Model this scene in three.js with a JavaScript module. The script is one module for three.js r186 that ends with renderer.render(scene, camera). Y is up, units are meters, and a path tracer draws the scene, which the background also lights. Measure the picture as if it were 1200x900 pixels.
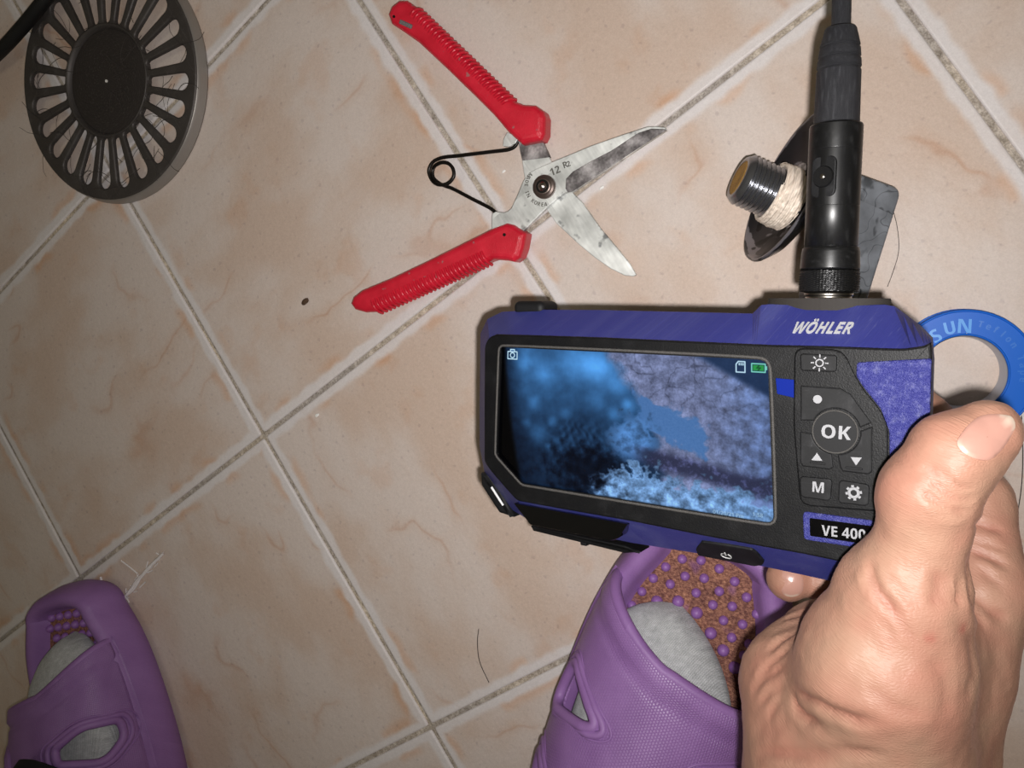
import * as THREE from 'three';
import { ImprovedNoise } from 'three/addons/math/ImprovedNoise.js';
import { mergeGeometries, mergeVertices, toCreasedNormals } from 'three/addons/utils/BufferGeometryUtils.js';
import { RoundedBoxGeometry } from 'three/addons/geometries/RoundedBoxGeometry.js';
import { RectAreaLightUniformsLib } from 'three/addons/lights/RectAreaLightUniformsLib.js';
import { FontLoader } from 'three/addons/loaders/FontLoader.js';
import { TextGeometry } from 'three/addons/geometries/TextGeometry.js';
import { Brush, Evaluator, SUBTRACTION } from 'three-bvh-csg';

// ------------------------------------------------------------------ camera
const scene = new THREE.Scene();
const F = 930, TILE = 0.2, CAMH = 1.935 * TILE;         // focal length in pixels of the 1200x900 frame, tile pitch, camera height
const CX = new THREE.Vector3(0.76401, -0.37435, 0.52550); // image right
const CY = new THREE.Vector3(-0.52713, 0.10751, 0.84296); // image down
const CZ = new THREE.Vector3(-0.37206, -0.92104, -0.11518); // view direction
const EYE = new THREE.Vector3(0, CAMH, 0);
const camera = new THREE.PerspectiveCamera(2 * Math.atan(450 / F) * 180 / Math.PI, 4 / 3, 0.02, 20);
camera.matrixAutoUpdate = true;
camera.position.copy(EYE);
camera.quaternion.setFromRotationMatrix(new THREE.Matrix4().makeBasis(CX, CY.clone().negate(), CZ.clone().negate()));

// ------------------------------------------------------------------ light
scene.background = new THREE.Color(0, 0, 0);
const renderer = new THREE.WebGLRenderer({ antialias: true });
renderer.toneMapping = THREE.LinearToneMapping;
renderer.toneMappingExposure = 1.0;
renderer.shadowMap.enabled = true;
const FLASH = 0.45;
const flash = new THREE.SpotLight(new THREE.Color(1, 0.975, 0.96), FLASH, 0, 1.08, 1, 2);
flash.position.copy(EYE).addScaledVector(CX, 0.0055).addScaledVector(CY, 0.0065);
flash.target.position.set(-0.1, 0, -0.1);
flash.castShadow = true; flash.shadow.radius = 0.12; flash.shadow.mapSize.set(2048, 2048);
flash.shadow.camera.near = 0.02; flash.shadow.camera.far = 5; flash.shadow.bias = -0.0002;
scene.add(flash, flash.target);
RectAreaLightUniformsLib.init();
const unseenRoomLamp = new THREE.RectAreaLight(new THREE.Color(1, 0.96, 0.74), 2.0, 0.6, 0.6);      // light of an unseen ceiling lamp, placed to lift the shadows, see the ceiling
unseenRoomLamp.position.set((1 - 2.569) * TILE, 2.34, (-0.5 - 0.547) * TILE); unseenRoomLamp.rotation.x = -Math.PI / 2;
scene.add(unseenRoomLamp);

// ------------------------------------------------------------------ helpers
let seed = 1234567;
const rnd = () => { seed = (seed * 1664525 + 1013904223) >>> 0; return seed / 4294967296; };
const noiseGen = new ImprovedNoise();
const nz = (x, y, z = 0) => noiseGen.noise(x, y, z);
function fbm(x, y, z = 0, o = 4) { let a = 0, s = 1, f = 1; for (let i = 0; i < o; i++) { a += s * nz(x * f + i * 7.3, y * f + i * 3.1, z * f); s *= 0.5; f *= 2.03; } return a; }
const clamp = (v, a = 0, b = 1) => Math.min(b, Math.max(a, v));
const sstep = (a, b, v) => { const t = clamp((v - a) / (b - a)); return t * t * (3 - 2 * t); };
const mix = (a, b, t) => a + (b - a) * t;
const V = (x, y, z) => new THREE.Vector3(x, y, z);
const ray = (x, y) => CX.clone().multiplyScalar((x - 600) / F).addScaledVector(CY, (y - 450) / F).add(CZ);
const at = (x, y, h = 0) => { const d = ray(x, y); return EYE.clone().addScaledVector(d, (h - CAMH) / d.y); };   // a place at height h
const dep = (x, y, z) => EYE.clone().addScaledVector(ray(x, y), z);                                              // a place at distance z
const used = {};
function numbered(n) { const k = used[n] = (used[n] ?? -1) + 1; return k ? n + '_' + String(k).padStart(3, '0') : n; }
function tag(o, label, category, group) { o.userData.label = label; o.userData.category = category; if (group) o.userData.group = group; return o; }
function thing(name, label, category, pos, group) { const g = new THREE.Group(); g.name = numbered(name); if (pos) g.position.copy(pos); scene.add(g); return tag(g, label, category, group); }
function part(name, geo, m, parent, label) { const o = new THREE.Mesh(geo, m); o.name = name; o.castShadow = o.receiveShadow = true; parent.add(o); if (label) o.userData.label = label; return o; }
function solo(name, geo, m, label, category, group) { const o = part(numbered(name), geo, m, scene); return tag(o, label, category, group); }
function struct(name, geo, m) { const o = part(name, geo, m, scene); o.userData.kind = 'structure'; return o; }
const mat = (o) => new THREE.MeshStandardMaterial(o);
const phys = (o) => new THREE.MeshPhysicalMaterial(o);
function dataTex(w, h, fn, srgb = true) {
  const d = new Uint8Array(w * h * 4);
  for (let j = 0; j < h; j++) for (let i = 0; i < w; i++) { const c = fn(i / w, j / h, i, j), k = (j * w + i) * 4; d[k] = clamp(c[0]) * 255; d[k + 1] = clamp(c[1]) * 255; d[k + 2] = clamp(c[2]) * 255; d[k + 3] = 255; }
  const t = new THREE.DataTexture(d, w, h); t.wrapS = t.wrapT = THREE.RepeatWrapping; t.magFilter = THREE.LinearFilter; t.minFilter = THREE.LinearMipmapLinearFilter; t.generateMipmaps = true;
  if (srgb) t.colorSpace = THREE.SRGBColorSpace; t.needsUpdate = true; return t;
}
const greyTex = (w, h, fn) => dataTex(w, h, (u, v, i, j) => { const g = fn(u, v, i, j); return [g, g, g]; }, false);
function rep(t, x, y) { const c = t.clone(); c.repeat.set(x, y); c.needsUpdate = true; return c; }
function setUV(g, fn) { const p = g.attributes.position, uv = new Float32Array(p.count * 2); for (let i = 0; i < p.count; i++) { const [a, b] = fn(p.getX(i), p.getY(i), p.getZ(i)); uv[2 * i] = a; uv[2 * i + 1] = b; } g.setAttribute('uv', new THREE.BufferAttribute(uv, 2)); return g; }
const flatUV = (g) => setUV(g, (x, y, z) => [x + 0.37 * y, z + 0.29 * y]);
function tube(pts, r, seg = 32, rad = 8, closed = false) { return new THREE.TubeGeometry(new THREE.CatmullRomCurve3(pts, closed, 'centripetal'), seg, r, rad, closed); }
function shapeOf(pts) { const s = new THREE.Shape(); pts.forEach((p, i) => i ? s.lineTo(p.x, p.y) : s.moveTo(p.x, p.y)); s.closePath(); return s; }
function area2(pts) { let a = 0; for (let i = 0; i < pts.length; i++) { const p = pts[i], q = pts[(i + 1) % pts.length]; a += p.x * q.y - q.x * p.y; } return a / 2; }
// rounded polygon: each corner replaced by an arc-like fillet
function fillet(pts, r, n = 4) {
  const out = [];
  for (let i = 0; i < pts.length; i++) {
    const p = pts[i], a = pts[(i + pts.length - 1) % pts.length], b = pts[(i + 1) % pts.length];
    const rr = Array.isArray(r) ? r[i] : r, la = Math.hypot(a.x - p.x, a.y - p.y), lb = Math.hypot(b.x - p.x, b.y - p.y), d = Math.min(rr, la * 0.45, lb * 0.45);
    const A = { x: p.x + (a.x - p.x) * d / la, y: p.y + (a.y - p.y) * d / la }, B = { x: p.x + (b.x - p.x) * d / lb, y: p.y + (b.y - p.y) * d / lb };
    for (let k = 0; k <= n; k++) { const t = k / n; out.push(new THREE.Vector2((1 - t) * (1 - t) * A.x + 2 * t * (1 - t) * p.x + t * t * B.x, (1 - t) * (1 - t) * A.y + 2 * t * (1 - t) * p.y + t * t * B.y)); }
  }
  return out;
}
function slab(pts, z0, z1, bev = 0, holes = [], bseg = 2) {   // a plate in the xy plane between z0 and z1 whose edge is bevelled inwards
  const s = shapeOf(pts); holes.forEach(h => s.holes.push(shapeOf(h)));
  const g = new THREE.ExtrudeGeometry(s, { depth: Math.max(1e-5, z1 - z0 - 2 * bev), bevelEnabled: bev > 0, bevelSize: bev, bevelOffset: -bev, bevelThickness: bev, bevelSegments: bseg, curveSegments: 8, steps: 1 });
  g.translate(0, 0, z0 + bev); return g;
}
const up90 = new THREE.Matrix4().makeRotationX(-Math.PI / 2);
// plate lying flat: pts are world (x,z); y0..y1
function flatPlate(ps, origin, y0, y1, bev = 0, holes = [], bseg = 2) {
  const conv = a => { let q = a.map(p => new THREE.Vector2(p.x - origin.x, -(p.z - origin.z))); return q; };
  return slab(conv(ps), y0, y1, bev, holes.map(conv), bseg).applyMatrix4(up90);
}
// skin between rings of equal length; rings are arrays of Vector3
function loft(rings, { closed = true, capStart = false, capEnd = false, uvFn = null } = {}) {
  const n = rings[0].length, pos = [], idx = [];
  rings.forEach(r => r.forEach(p => pos.push(p.x, p.y, p.z)));
  const m = closed ? n : n - 1;
  for (let i = 0; i < rings.length - 1; i++) for (let j = 0; j < m; j++) { const a = i * n + j, b = i * n + (j + 1) % n, c = a + n, d = b + n; idx.push(a, b, d, a, d, c); }
  const cap = (ri, flip) => { const r = rings[ri], c = new THREE.Vector3(); r.forEach(p => c.add(p)); c.divideScalar(n); const ci = pos.length / 3; pos.push(c.x, c.y, c.z); for (let j = 0; j < n; j++) { const a = ri * n + j, b = ri * n + (j + 1) % n; flip ? idx.push(ci, b, a) : idx.push(ci, a, b); } };
  if (capStart) cap(0, true); if (capEnd) cap(rings.length - 1, false);
  const g = new THREE.BufferGeometry(); g.setAttribute('position', new THREE.Float32BufferAttribute(pos, 3)); g.setIndex(idx);
  flatUV(g); if (uvFn) setUV(g, uvFn); g.computeVertexNormals(); return g;
}
const bare = g => { const q = g.index ? g.toNonIndexed() : g.clone(); for (const k of Object.keys(q.attributes)) if (!['position', 'normal', 'uv'].includes(k)) q.deleteAttribute(k); if (!q.attributes.normal) q.computeVertexNormals(); if (!q.attributes.uv) flatUV(q); return q; };
const merge = gs => mergeGeometries(gs.map(bare));
const fonts = new FontLoader();
const bold = await fonts.loadAsync('fonts/droid/droid_sans_bold.typeface.json');
function text(str, size, depth = 0.0002) { const g = new TextGeometry(str, { font: bold, size, depth, curveSegments: 4, bevelEnabled: false }); g.computeBoundingBox(); return g; }

// ------------------------------------------------------------------ the room
const GX = u => (u - 2.569) * TILE, GZ = v => (v - 0.547) * TILE;
const U0 = -5, U1 = 7, V0 = -6, V1 = 5;     // tile grid of the room
function tileTex(k) {
  const ox = k * 13.7, oy = k * 5.9;
  return dataTex(512, 512, (u, v) => {
    const x = u * 4 + ox, y = v * 4 + oy;
    const cloud = fbm(x * 0.6, y * 0.9, k, 5), fine = nz(x * 26, y * 26, 2) * 0.5 + nz(x * 60, y * 60, 5) * 0.5, grain = rnd() - 0.5;
    let r = 0.805, g = 0.735, b = 0.688;
    const w = sstep(-0.35, 0.6, cloud);
    r += (w - 0.5) * -0.03; g += (w - 0.5) * -0.06; b += (w - 0.5) * -0.085;
    const wx = x * 0.5 + 0.35 * fbm(x * 0.8, y * 0.8, 9, 4), wy = y * 0.9 + 0.55 * fbm(x * 0.7 + 4, y * 0.7, 3, 4);
    const rg = Math.abs(nz(wx * 0.7, wy * 1.1, 4 + k)), gate = sstep(0.02, 0.4, nz(x * 0.9, y * 0.9, 8 + k));
    const vein = Math.pow(1 - sstep(0, 0.055, rg), 1.6) * gate, halo = (1 - sstep(0, 0.2, rg)) * gate;
    r -= vein * 0.03 + halo * 0.008; g -= vein * 0.06 + halo * 0.022; b -= vein * 0.075 + halo * 0.032;
    const rust = sstep(0.3, 0.8, fbm(x * 1.5 + 30, y * 1.5, k, 5)); r -= rust * 0.01; g -= rust * 0.034; b -= rust * 0.05;
    const sp = sstep(0.45, 0.62, nz(x * 17 + 3, y * 17, 11)) * 0.05;
    r -= sp; g -= sp; b -= sp * 0.8;
    const n = fine * 0.028 + grain * 0.035; r += n; g += n; b += n;
    const e = Math.min(u, 1 - u, v, 1 - v) * 0.2 + 0.0016 * nz(x * 6, y * 6, 1), edge = 1 - sstep(0.0048, 0.0082, e);   // pale glazed border
    r = mix(r, 0.865 + n, edge * 0.8); g = mix(g, 0.845 + n, edge * 0.8); b = mix(b, 0.845 + n, edge * 0.8);
    const rim = (1 - sstep(0.008, 0.014, e)) * (1 - edge) * sstep(0.0, 0.3, nz(x * 2.2, y * 2.2, 6)); g -= rim * 0.05; b -= rim * 0.085;
    return [r, g, b];
  });
}
const tileBump = greyTex(512, 512, (u, v) => 0.5 + 0.25 * fbm(u * 40, v * 40, 1, 3) + 0.1 * (rnd() - 0.5));
const tileMats = [0, 1, 2, 3].map(k => phys({ map: tileTex(k), bumpMap: tileBump, bumpScale: 0.0003, roughness: 0.5, specularIntensity: 0.6 }));
const groutTex = dataTex(512, 512, (u, v) => { const n = fbm(u * 60, v * 60, 1, 3) * 0.13 + (rnd() - 0.5) * 0.2, s = fbm(u * 4, v * 4, 3, 3) * 0.1; return [0.68 + n + s, 0.635 + n + s * 0.8, 0.585 + n + s * 0.4]; });
const groutMat = mat({ map: rep(groutTex, 4, 4), roughness: 0.95, bumpMap: rep(tileBump, 20, 20), bumpScale: 0.0008 });
const floor = new THREE.Group(); floor.name = 'floor'; floor.userData.kind = 'structure'; scene.add(floor);
const roomX0 = GX(U0), roomX1 = GX(U1), roomZ0 = GZ(V0), roomZ1 = GZ(V1), RW = roomX1 - roomX0, RD = roomZ1 - roomZ0, MX = (roomX0 + roomX1) / 2, MZ = (roomZ0 + roomZ1) / 2;
{
  const bed = setUV(new THREE.BoxGeometry(RW, 0.04, RD), (x, y, z) => [x, z]);
  const b = part('grout_bed', bed, groutMat, floor); b.position.set(MX, -0.0214, MZ);
  const h = 0.0987, sq = fillet([V(-h, -h), V(h, -h), V(h, h), V(-h, h)], 0.0015, 2);
  const tg = slab(sq, -0.008, 0, 0.0012, [], 3).applyMatrix4(up90);
  const variants = [0, 1, 2, 3].map(k => setUV(tg.clone(), (x, y, z) => { let a = x / 0.2, c = z / 0.2;[a, c] = [[a, c], [-c, a], [-a, -c], [c, -a]][k]; return [a + 0.5, c + 0.5]; }));
  for (let u = U0; u < U1; u++) for (let v = V0; v < V1; v++) {
    const q = Math.floor(rnd() * 16), t = part('tile', variants[q & 3], tileMats[q >> 2], floor);
    t.position.set(GX(u + 0.5), -0.0002 * rnd(), GZ(v + 0.5));
  }
}
const plaster = mat({ color: 0xdedad2, roughness: 0.9, bumpMap: rep(tileBump, 3, 3), bumpScale: 0.0005 });
const WH = 2.4;
struct('wall_back', new THREE.BoxGeometry(RW + 0.2, WH, 0.1).translate(MX, WH / 2, roomZ0 - 0.05), plaster);
struct('wall_front', new THREE.BoxGeometry(RW + 0.2, WH, 0.1).translate(MX, WH / 2, roomZ1 + 0.05), plaster);
struct('wall_left', new THREE.BoxGeometry(0.1, WH, RD).translate(roomX0 - 0.05, WH / 2, MZ), plaster);
struct('wall_right', new THREE.BoxGeometry(0.1, WH, RD).translate(roomX1 + 0.05, WH / 2, MZ), plaster);
{ // ceiling with a weak, slightly greenish lamp, out of view, that lightens the shadows
  const c = new THREE.Group(); c.name = 'ceiling'; c.userData.kind = 'structure'; scene.add(c);
  part('ceiling_slab', new THREE.BoxGeometry(RW + 0.2, 0.1, RD + 0.2).translate(MX, WH + 0.05, MZ), plaster, c);
  const lc = new THREE.Color(1, 0.96, 0.74);
  part('unseen_lamp_frame', new RoundedBoxGeometry(0.66, 0.05, 0.66, 3, 0.01).translate(MX, WH - 0.024, MZ), mat({ color: 0xd8d8d4, roughness: 0.5 }), c);
  part('unseen_lamp_panel', new THREE.BoxGeometry(0.6, 0.004, 0.6).translate(MX, WH - 0.051, MZ), mat({ color: 0xffffff, emissive: lc, emissiveIntensity: 0.4 }), c);
}

// ------------------------------------------------------------------ the inspection camera in the hand
// its frame: x to the right along the face, y up the face, z out of the face; `ddir` are camera-space axes
const camDir = (x, y, z) => CX.clone().multiplyScalar(x).addScaledVector(CY, y).addScaledVector(CZ, z);
const DX = camDir(0.835, 0.06, -0.545).normalize();
let DY = camDir(0.005, -0.994, -0.1); DY.addScaledVector(DX, -DY.dot(DX)).normalize();
const DZ = DX.clone().cross(DY).normalize();
const DO = dep(725, 500, 0.25);
const devQ = new THREE.Quaternion().setFromRotationMatrix(new THREE.Matrix4().makeBasis(DX, DY, DZ));
const toDev = p => { const q = p.clone().sub(DO); return V(q.dot(DX), q.dot(DY), q.dot(DZ)); };
const eyeD = toDev(EYE);
const rayD = (x, y) => { const r = ray(x, y); return V(r.dot(DX), r.dot(DY), r.dot(DZ)); };
const L = (x, y, h = 0) => { const r = rayD(x, y); return eyeD.clone().addScaledVector(r, (h - eyeD.z) / r.z); };       // on the face, h proud of it
const Lp = (a, h = 0) => a.map(([x, y]) => L(x, y, h));
const scaleAt = (x, y, h) => { const r = rayD(x, y); return ((h - eyeD.z) / r.z) / F; };                                 // metres per pixel there
const dev = thing('inspection_camera', 'blue and black handheld inspection camera with a glowing colour screen held by the hand', 'camera', DO);
dev.quaternion.copy(devQ);

const dustTex = (base, amt, sc) => dataTex(512, 512, (u, v) => { const d = Math.pow(clamp(fbm(u * sc, v * sc, 3, 5) * 0.9 + 0.35), 2) * amt + (rnd() < 0.02 ? amt * 1.4 * rnd() : 0); const s = Math.abs(nz(u * 90, v * 7, 2)) < 0.01 ? amt * 0.7 : 0; return base.map(c => c + (0.7 - c) * (d + s)); });
const blueMap = dustTex([0.17, 0.185, 0.44], 0.13, 9), blackMap = dustTex([0.05, 0.05, 0.055], 0.06, 12);
const rubberBump = greyTex(512, 512, () => rnd());
const mBlue = phys({ map: rep(blueMap, 9, 9), roughness: 0.5, bumpMap: rep(rubberBump, 10, 10), bumpScale: 0.00006 });
const mBlueGrip = phys({ map: rep(dustTex([0.165, 0.175, 0.45], 0.28, 40), 12, 12), roughness: 0.62, bumpMap: rep(rubberBump, 14, 14), bumpScale: 0.0004 });
const mBlack = phys({ map: rep(blackMap, 10, 10), roughness: 0.48, bumpMap: rep(rubberBump, 12, 12), bumpScale: 0.00004, specularIntensity: 0.4 });
const mBlackGloss = phys({ color: 0x050506, roughness: 0.12, clearcoat: 0.3 });
const mRubber = phys({ map: rep(dustTex([0.06, 0.06, 0.066], 0.1, 14), 14, 14), roughness: 0.6, specularIntensity: 0.5 });
const mPrint = mat({ color: 0x8d8d90, roughness: 0.6 });
const mDust = phys({ map: rep(dustTex([0.2, 0.19, 0.18], 0.4, 20), 10, 10), roughness: 0.8 });

// matched corners: [bezel x, y, shoulder x, y]
const RING = [[582, 391.5, 588, 365.5], [620, 392.5, 625, 363], [700, 395, 700, 363.3], [880, 403, 882, 367.5], [886, 403.2, 892, 357.5], [902, 404, 902, 356.5], [970, 405.5, 970, 359.5], [1036, 408, 1036, 357], [1060, 408.5, 1048, 359], [1084, 405, 1079, 383], [1091, 401, 1092, 396],
  [1092, 421, 1094, 421], [1090, 487, 1092, 487], [1084, 640, 1086, 655], [1070, 668, 1072, 688], [1050, 668, 1052, 697], [1010, 663, 1016, 690], [940, 648.5, 940, 673.5], [881, 638, 884, 661.5], [822, 627, 818, 648.5], [740, 610.5, 740, 636], [660, 596.5, 668, 621], [606.7, 586.7, 626, 613], [592, 570.5, 601, 598], [577, 553, 567.5, 552], [568.5, 541, 562, 524], [568.5, 473, 562, 473], [569, 405, 563, 391], [573.5, 395.5, 571, 374]];
{
  const dense = (a) => { const o = []; a.forEach((p, i) => { const q = a[(i + 1) % a.length]; for (let k = 0; k < 3; k++) o.push(p.clone().lerp(q, k / 3)); }); return o; };
  const front = dense(RING.map(r => L(r[0], r[1], 0))), sh = dense(RING.map(r => L(r[2], r[3], -0.012)));
  const c = V(0.012, 0, 0), sc = (s, z) => sh.map(p => V(c.x + (p.x - c.x) * s, c.y + (p.y - c.y) * s, z));
  const inset = front.map(p => V(c.x + (p.x - c.x) * 0.985, c.y + (p.y - c.y) * 0.985, -0.004));
  let g = loft([inset, front.map(p => V(p.x, p.y, -0.0008)), front, sh.map((p, i) => p.clone().lerp(front[i], 0.06)), sh, sc(1.0, -0.0145), sc(0.965, -0.027), sc(0.93, -0.0315), sc(0.85, -0.033)].map(r => r.slice().reverse()), { capEnd: true, capStart: true });
  setUV(g, (x, y, z) => [x + z * 0.5, y + z * 0.7]);
  part('housing', toCreasedNormals(g, 0.5), mBlue, dev, 'dark blue plastic housing');
}
const WINDOW = fillet(Lp([[586, 404.5], [903, 419.5], [910, 615.5], [612.5, 567.8], [581.5, 533]]).map(p => p), [0.002, 0.0035, 0.003, 0.001, 0.001], 5);
const face = fillet(RING.map(r => L(r[0], r[1], 0)), 0.0012, 2);
part('bezel', setUV(slab(face, -0.003, 0.0007, 0.0006, [WINDOW]), (x, y) => [x, y]), mBlack, dev, 'dusty black plastic front bezel');
{ // dusty seal around the screen
  const pts = WINDOW.map(p => V(p.x, p.y, 0.0006)); part('screen_seal', tube(pts, 0.00045, 220, 6, true), mDust, dev);
}
// the lit picture: a view into a wet, rocky pipe
const s0 = 1 / scaleAt(584, 480, 0), s1 = 1 / scaleAt(910, 510, 0);
const S = (x, y) => { const q = (x - 584) / 326, s = q * s1 / (s0 + (s1 - s0) * q), top = mix(404.5, 420, q), bot = mix(562.5, 616, q); return [s, (y - top) / (bot - top)]; };
const SW = 1024, SH = 512;
function screenPixel(u, v) {
  const x = u * 2, y = 1 - v;                           // y from the top, 0..1
  const w = fbm(x * 3, y * 3, 1, 5), wf = fbm(x * 14, y * 14, 7, 4), wff = nz(x * 60, y * 60, 1) * 0.6 + nz(x * 120, y * 120, 1) * 0.4;
  // soft blue haze, left
  let soft = 0.5 + 0.6 * fbm(x * 2.2 + 5, y * 2.6, 2, 3);
  let L1 = clamp(0.62 - 0.5 * Math.abs(y - 0.1) - 0.1 * Math.abs(x - 0.75) + 0.3 * (soft - 0.5));
  for (const [bx, by, br, ba] of [[0.38, 0.2, 0.12, .3], [0.62, 0.08, 0.2, .35], [0.8, 0.12, 0.18, .4], [0.92, 0.42, 0.08, .3], [0.96, 0.22, 0.12, .3], [0.3, 0.4, 0.09, .25], [0.55, 0.45, 0.07, .2], [0.34, 0.62, 0.12, .3], [0.45, 0.52, 0.06, .25], [0.78, 0.35, 0.1, .12], [1.02, 0.36, 0.08, .4], [0.2, 0.12, 0.1, .2], [0.24, 0.55, 0.06, .2], [0.42, 0.7, 0.04, .3]]) { const d = Math.hypot(x - bx, y - by); L1 += ba * (1 - sstep(0, br, d)); }
  const meshy = 0.5 + 0.5 * Math.sin(x * 75 + 9 * w) * Math.sin(y * 60 - x * 12);
  L1 += 0.22 * (meshy - 0.35) * sstep(0.35, 0.5, x) * (1 - sstep(0.9, 1.0, x)) * sstep(0.45, 0.58, y) * (1 - sstep(0.7, 0.85, y));
  const hole = (1 - sstep(0.08, 0.28, Math.hypot((x - 0.78) * 0.55, (y - 0.83) * 1.15) + 0.1 * wf));
  L1 *= 1 - 0.97 * hole; L1 *= 0.25 + 0.75 * sstep(0.02, 0.22, x - 0.08 * y); L1 *= 0.6 + 0.4 * (1 - sstep(0.45, 1.0, y));
  L1 += 0.07 * wf; let c = [0.03 + 0.3 * L1, 0.06 + 0.56 * L1, 0.12 + 0.8 * L1];
  // grey rocky wall, right
  const eR = 1.0 - 0.0 * y + 0.12 * w + 0.22 * sstep(0.1, 0.5, y) - 0.1 * sstep(.25, 0, y), aR = sstep(eR - 0.05, eR + 0.06, x);
  const cell = Math.abs(nz(x * 7 + w, y * 7, 4)), crack = 1 - sstep(0, 0.07, cell);
  let gR = 0.5 + 0.13 * wf + 0.11 * wff - 0.1 * crack * sstep(0.25, 0.1, y * .5) + 0.08 * w;
  let rock = [gR * 0.92, gR * 1.0, gR * 1.26 + 0.02];
  rock = rock.map((k, i) => mix(k, [0.3, 0.45, 0.7][i] * (0.8 + wf * 0.7), sstep(1.45, 2, x) * 0.45));
  c = c.map((k, i) => mix(k, rock[i], aR));
  // smooth blue patch
  const px = x - 1.32, py = y - 0.52, patch = 1 - sstep(0.06, 0.1, Math.max(Math.abs(py + 0.06 - px * 0.35) - 0.012 - 0.05 * (0.4 - Math.abs(px)), Math.abs(px) - 0.16) + 0.05 * wf);
  c = c.map((k, i) => mix(k, [0.3, 0.47, 0.7][i] + wff * 0.03, patch * 0.95));
  const pale = 1 - sstep(0.1, 0.2, Math.hypot((x - 1.06) * 0.9, y - 0.58) + 0.08 * wf); c = c.map((k, i) => mix(k, [0.38, 0.6, 0.88][i] * (0.9 + 0.5 * wf), pale * 0.8));
  // dark seam
  const seam = (y - (0.66 + 0.14 * (x - 1.0) + 0.03 * w)), sd = (1 - sstep(0.02, 0.09, Math.abs(seam))) * sstep(1.0, 1.2, x); const sg = 0.2 + 0.24 * Math.max(0, wf + wff * 0.5); c = c.map((k, i) => mix(k, sg * [0.85, 0.9, 1.4][i], sd * 0.88));
  // bright icy sediment at the bottom
  const iy = 0.75 + 0.055 * w * 2 + 0.1 * (wf) + 0.09 * sstep(1.1, 0.8, x) + 0.1 * sstep(1.1, 2, x), ai = sstep(iy - 0.02, iy + 0.03, y) * sstep(0.72, 0.98, x + 0.15 * wf);
  const gi = 0.9 + 0.45 * wf + 0.25 * wff; c = c.map((k, i) => mix(k, [0.5, 0.68, 0.9][i] * gi, ai * 0.95));
  // dark corner, top right
  const co = sstep(0.0, 0.06, (x - 1.42) * 0.5 - y + 0.0); c = c.map((k, i) => mix(k, [0.11, 0.19, 0.32][i], co * 0.9));
  const speck = wff > 0.62 ? 0.1 : 0; const vg = sstep(0, 0.03, u) * sstep(-0.01, 0.02, v);
  const black = sstep(0.0, 0.05, x - 0.02 - 0.06 * y - 0.1 * y * y);
  return c.map(k => (k + speck * (1 - hole)) * vg * black);
}
const cnv = document.createElement('canvas'); cnv.width = SW; cnv.height = SH;
{
  const g = cnv.getContext('2d'), im = g.createImageData(SW, SH);
  for (let j = 0; j < SH; j++) for (let i = 0; i < SW; i++) { const c = screenPixel(i / SW, 1 - j / SH), k = (j * SW + i) * 4; for (let q = 0; q < 3; q++) im.data[k + q] = clamp(c[q]) * 255; im.data[k + 3] = 255; }
  g.putImageData(im, 0, 0);
  const P = (x, y) => { const [s, t] = S(x, y); return [s * SW, t * SH]; };
  g.strokeStyle = '#c8ecff'; g.fillStyle = '#c8ecff'; g.lineWidth = 4; g.lineJoin = 'round';
  { const [x, y] = P(599, 415.5); g.strokeRect(x - 20, y - 11, 40, 27); g.fillStyle = '#2a5c9a'; g.fillRect(x - 8, y - 19, 16, 8); g.strokeRect(x - 9, y - 19, 18, 8); g.beginPath(); g.arc(x, y + 2, 9, 0, 7); g.stroke(); }
  { const [x, y] = P(867.5, 430.5); g.beginPath(); g.moveTo(x - 7, y - 17); g.lineTo(x + 14, y - 17); g.lineTo(x + 14, y + 16); g.lineTo(x - 14, y + 16); g.lineTo(x - 14, y - 8); g.closePath(); g.stroke(); for (const k of [-4, 2, 8]) { g.beginPath(); g.moveTo(x + k, y - 13); g.lineTo(x + k, y - 5); g.stroke(); } }
  { const [x, y] = P(889, 431.5); g.strokeStyle = '#7fd8c8'; g.strokeRect(x - 22, y - 12, 42, 25); g.fillStyle = '#7fd8c8'; g.fillRect(x + 21, y - 6, 5, 12); g.fillStyle = '#2f9a4c'; g.fillRect(x - 18, y - 8, 34, 17); g.strokeStyle = '#1d5c34'; g.beginPath(); g.moveTo(x + 2, y - 8); g.lineTo(x - 6, y + 1); g.lineTo(x + 5, y); g.lineTo(x - 3, y + 9); g.stroke(); }
  g.fillStyle = 'rgba(190,228,255,0.75)'; g.font = '17px sans-serif'; { const [x, y] = P(835, 600); g.fillText('01/20/21 Pm', x, y + 6); const [x2, y2] = P(881, 606); g.fillText('1:58', x2, y2 - 2); }
}
const scrTex = new THREE.CanvasTexture(cnv); scrTex.colorSpace = THREE.SRGBColorSpace;
{
  const A = L(584, 404.5), B = L(909, 419.5), Cc = L(910, 616), D = L(581.5, 562.5);
  const x0 = (A.x + D.x) / 2, x1 = (B.x + Cc.x) / 2, y0 = (D.y + Cc.y) / 2, y1 = (A.y + B.y) / 2;
  // bilinear inverse kept simple: the four corners are nearly a rectangle
  const inv = (x, y) => { let s = 0.5, t = 0.5; for (let k = 0; k < 8; k++) { const lx = mix(A.x, D.x, t), rx = mix(B.x, Cc.x, t); s = (x - lx) / (rx - lx); const ty = mix(A.y, B.y, s), by = mix(D.y, Cc.y, s); t = (y - ty) / (by - ty); } return [s, 1 - t]; };
  const g = setUV(slab(WINDOW, -0.0016, -0.0008, 0), (x, y) => inv(x, y));
  const m = phys({ color: 0x020203, roughness: 0.16, emissive: 0xffffff, emissiveMap: scrTex, emissiveIntensity: 0.88, specularIntensity: 0.5 });
  part('screen', g, m, dev, 'glowing screen showing a blue-tinted wet rocky pipe');
}
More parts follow.
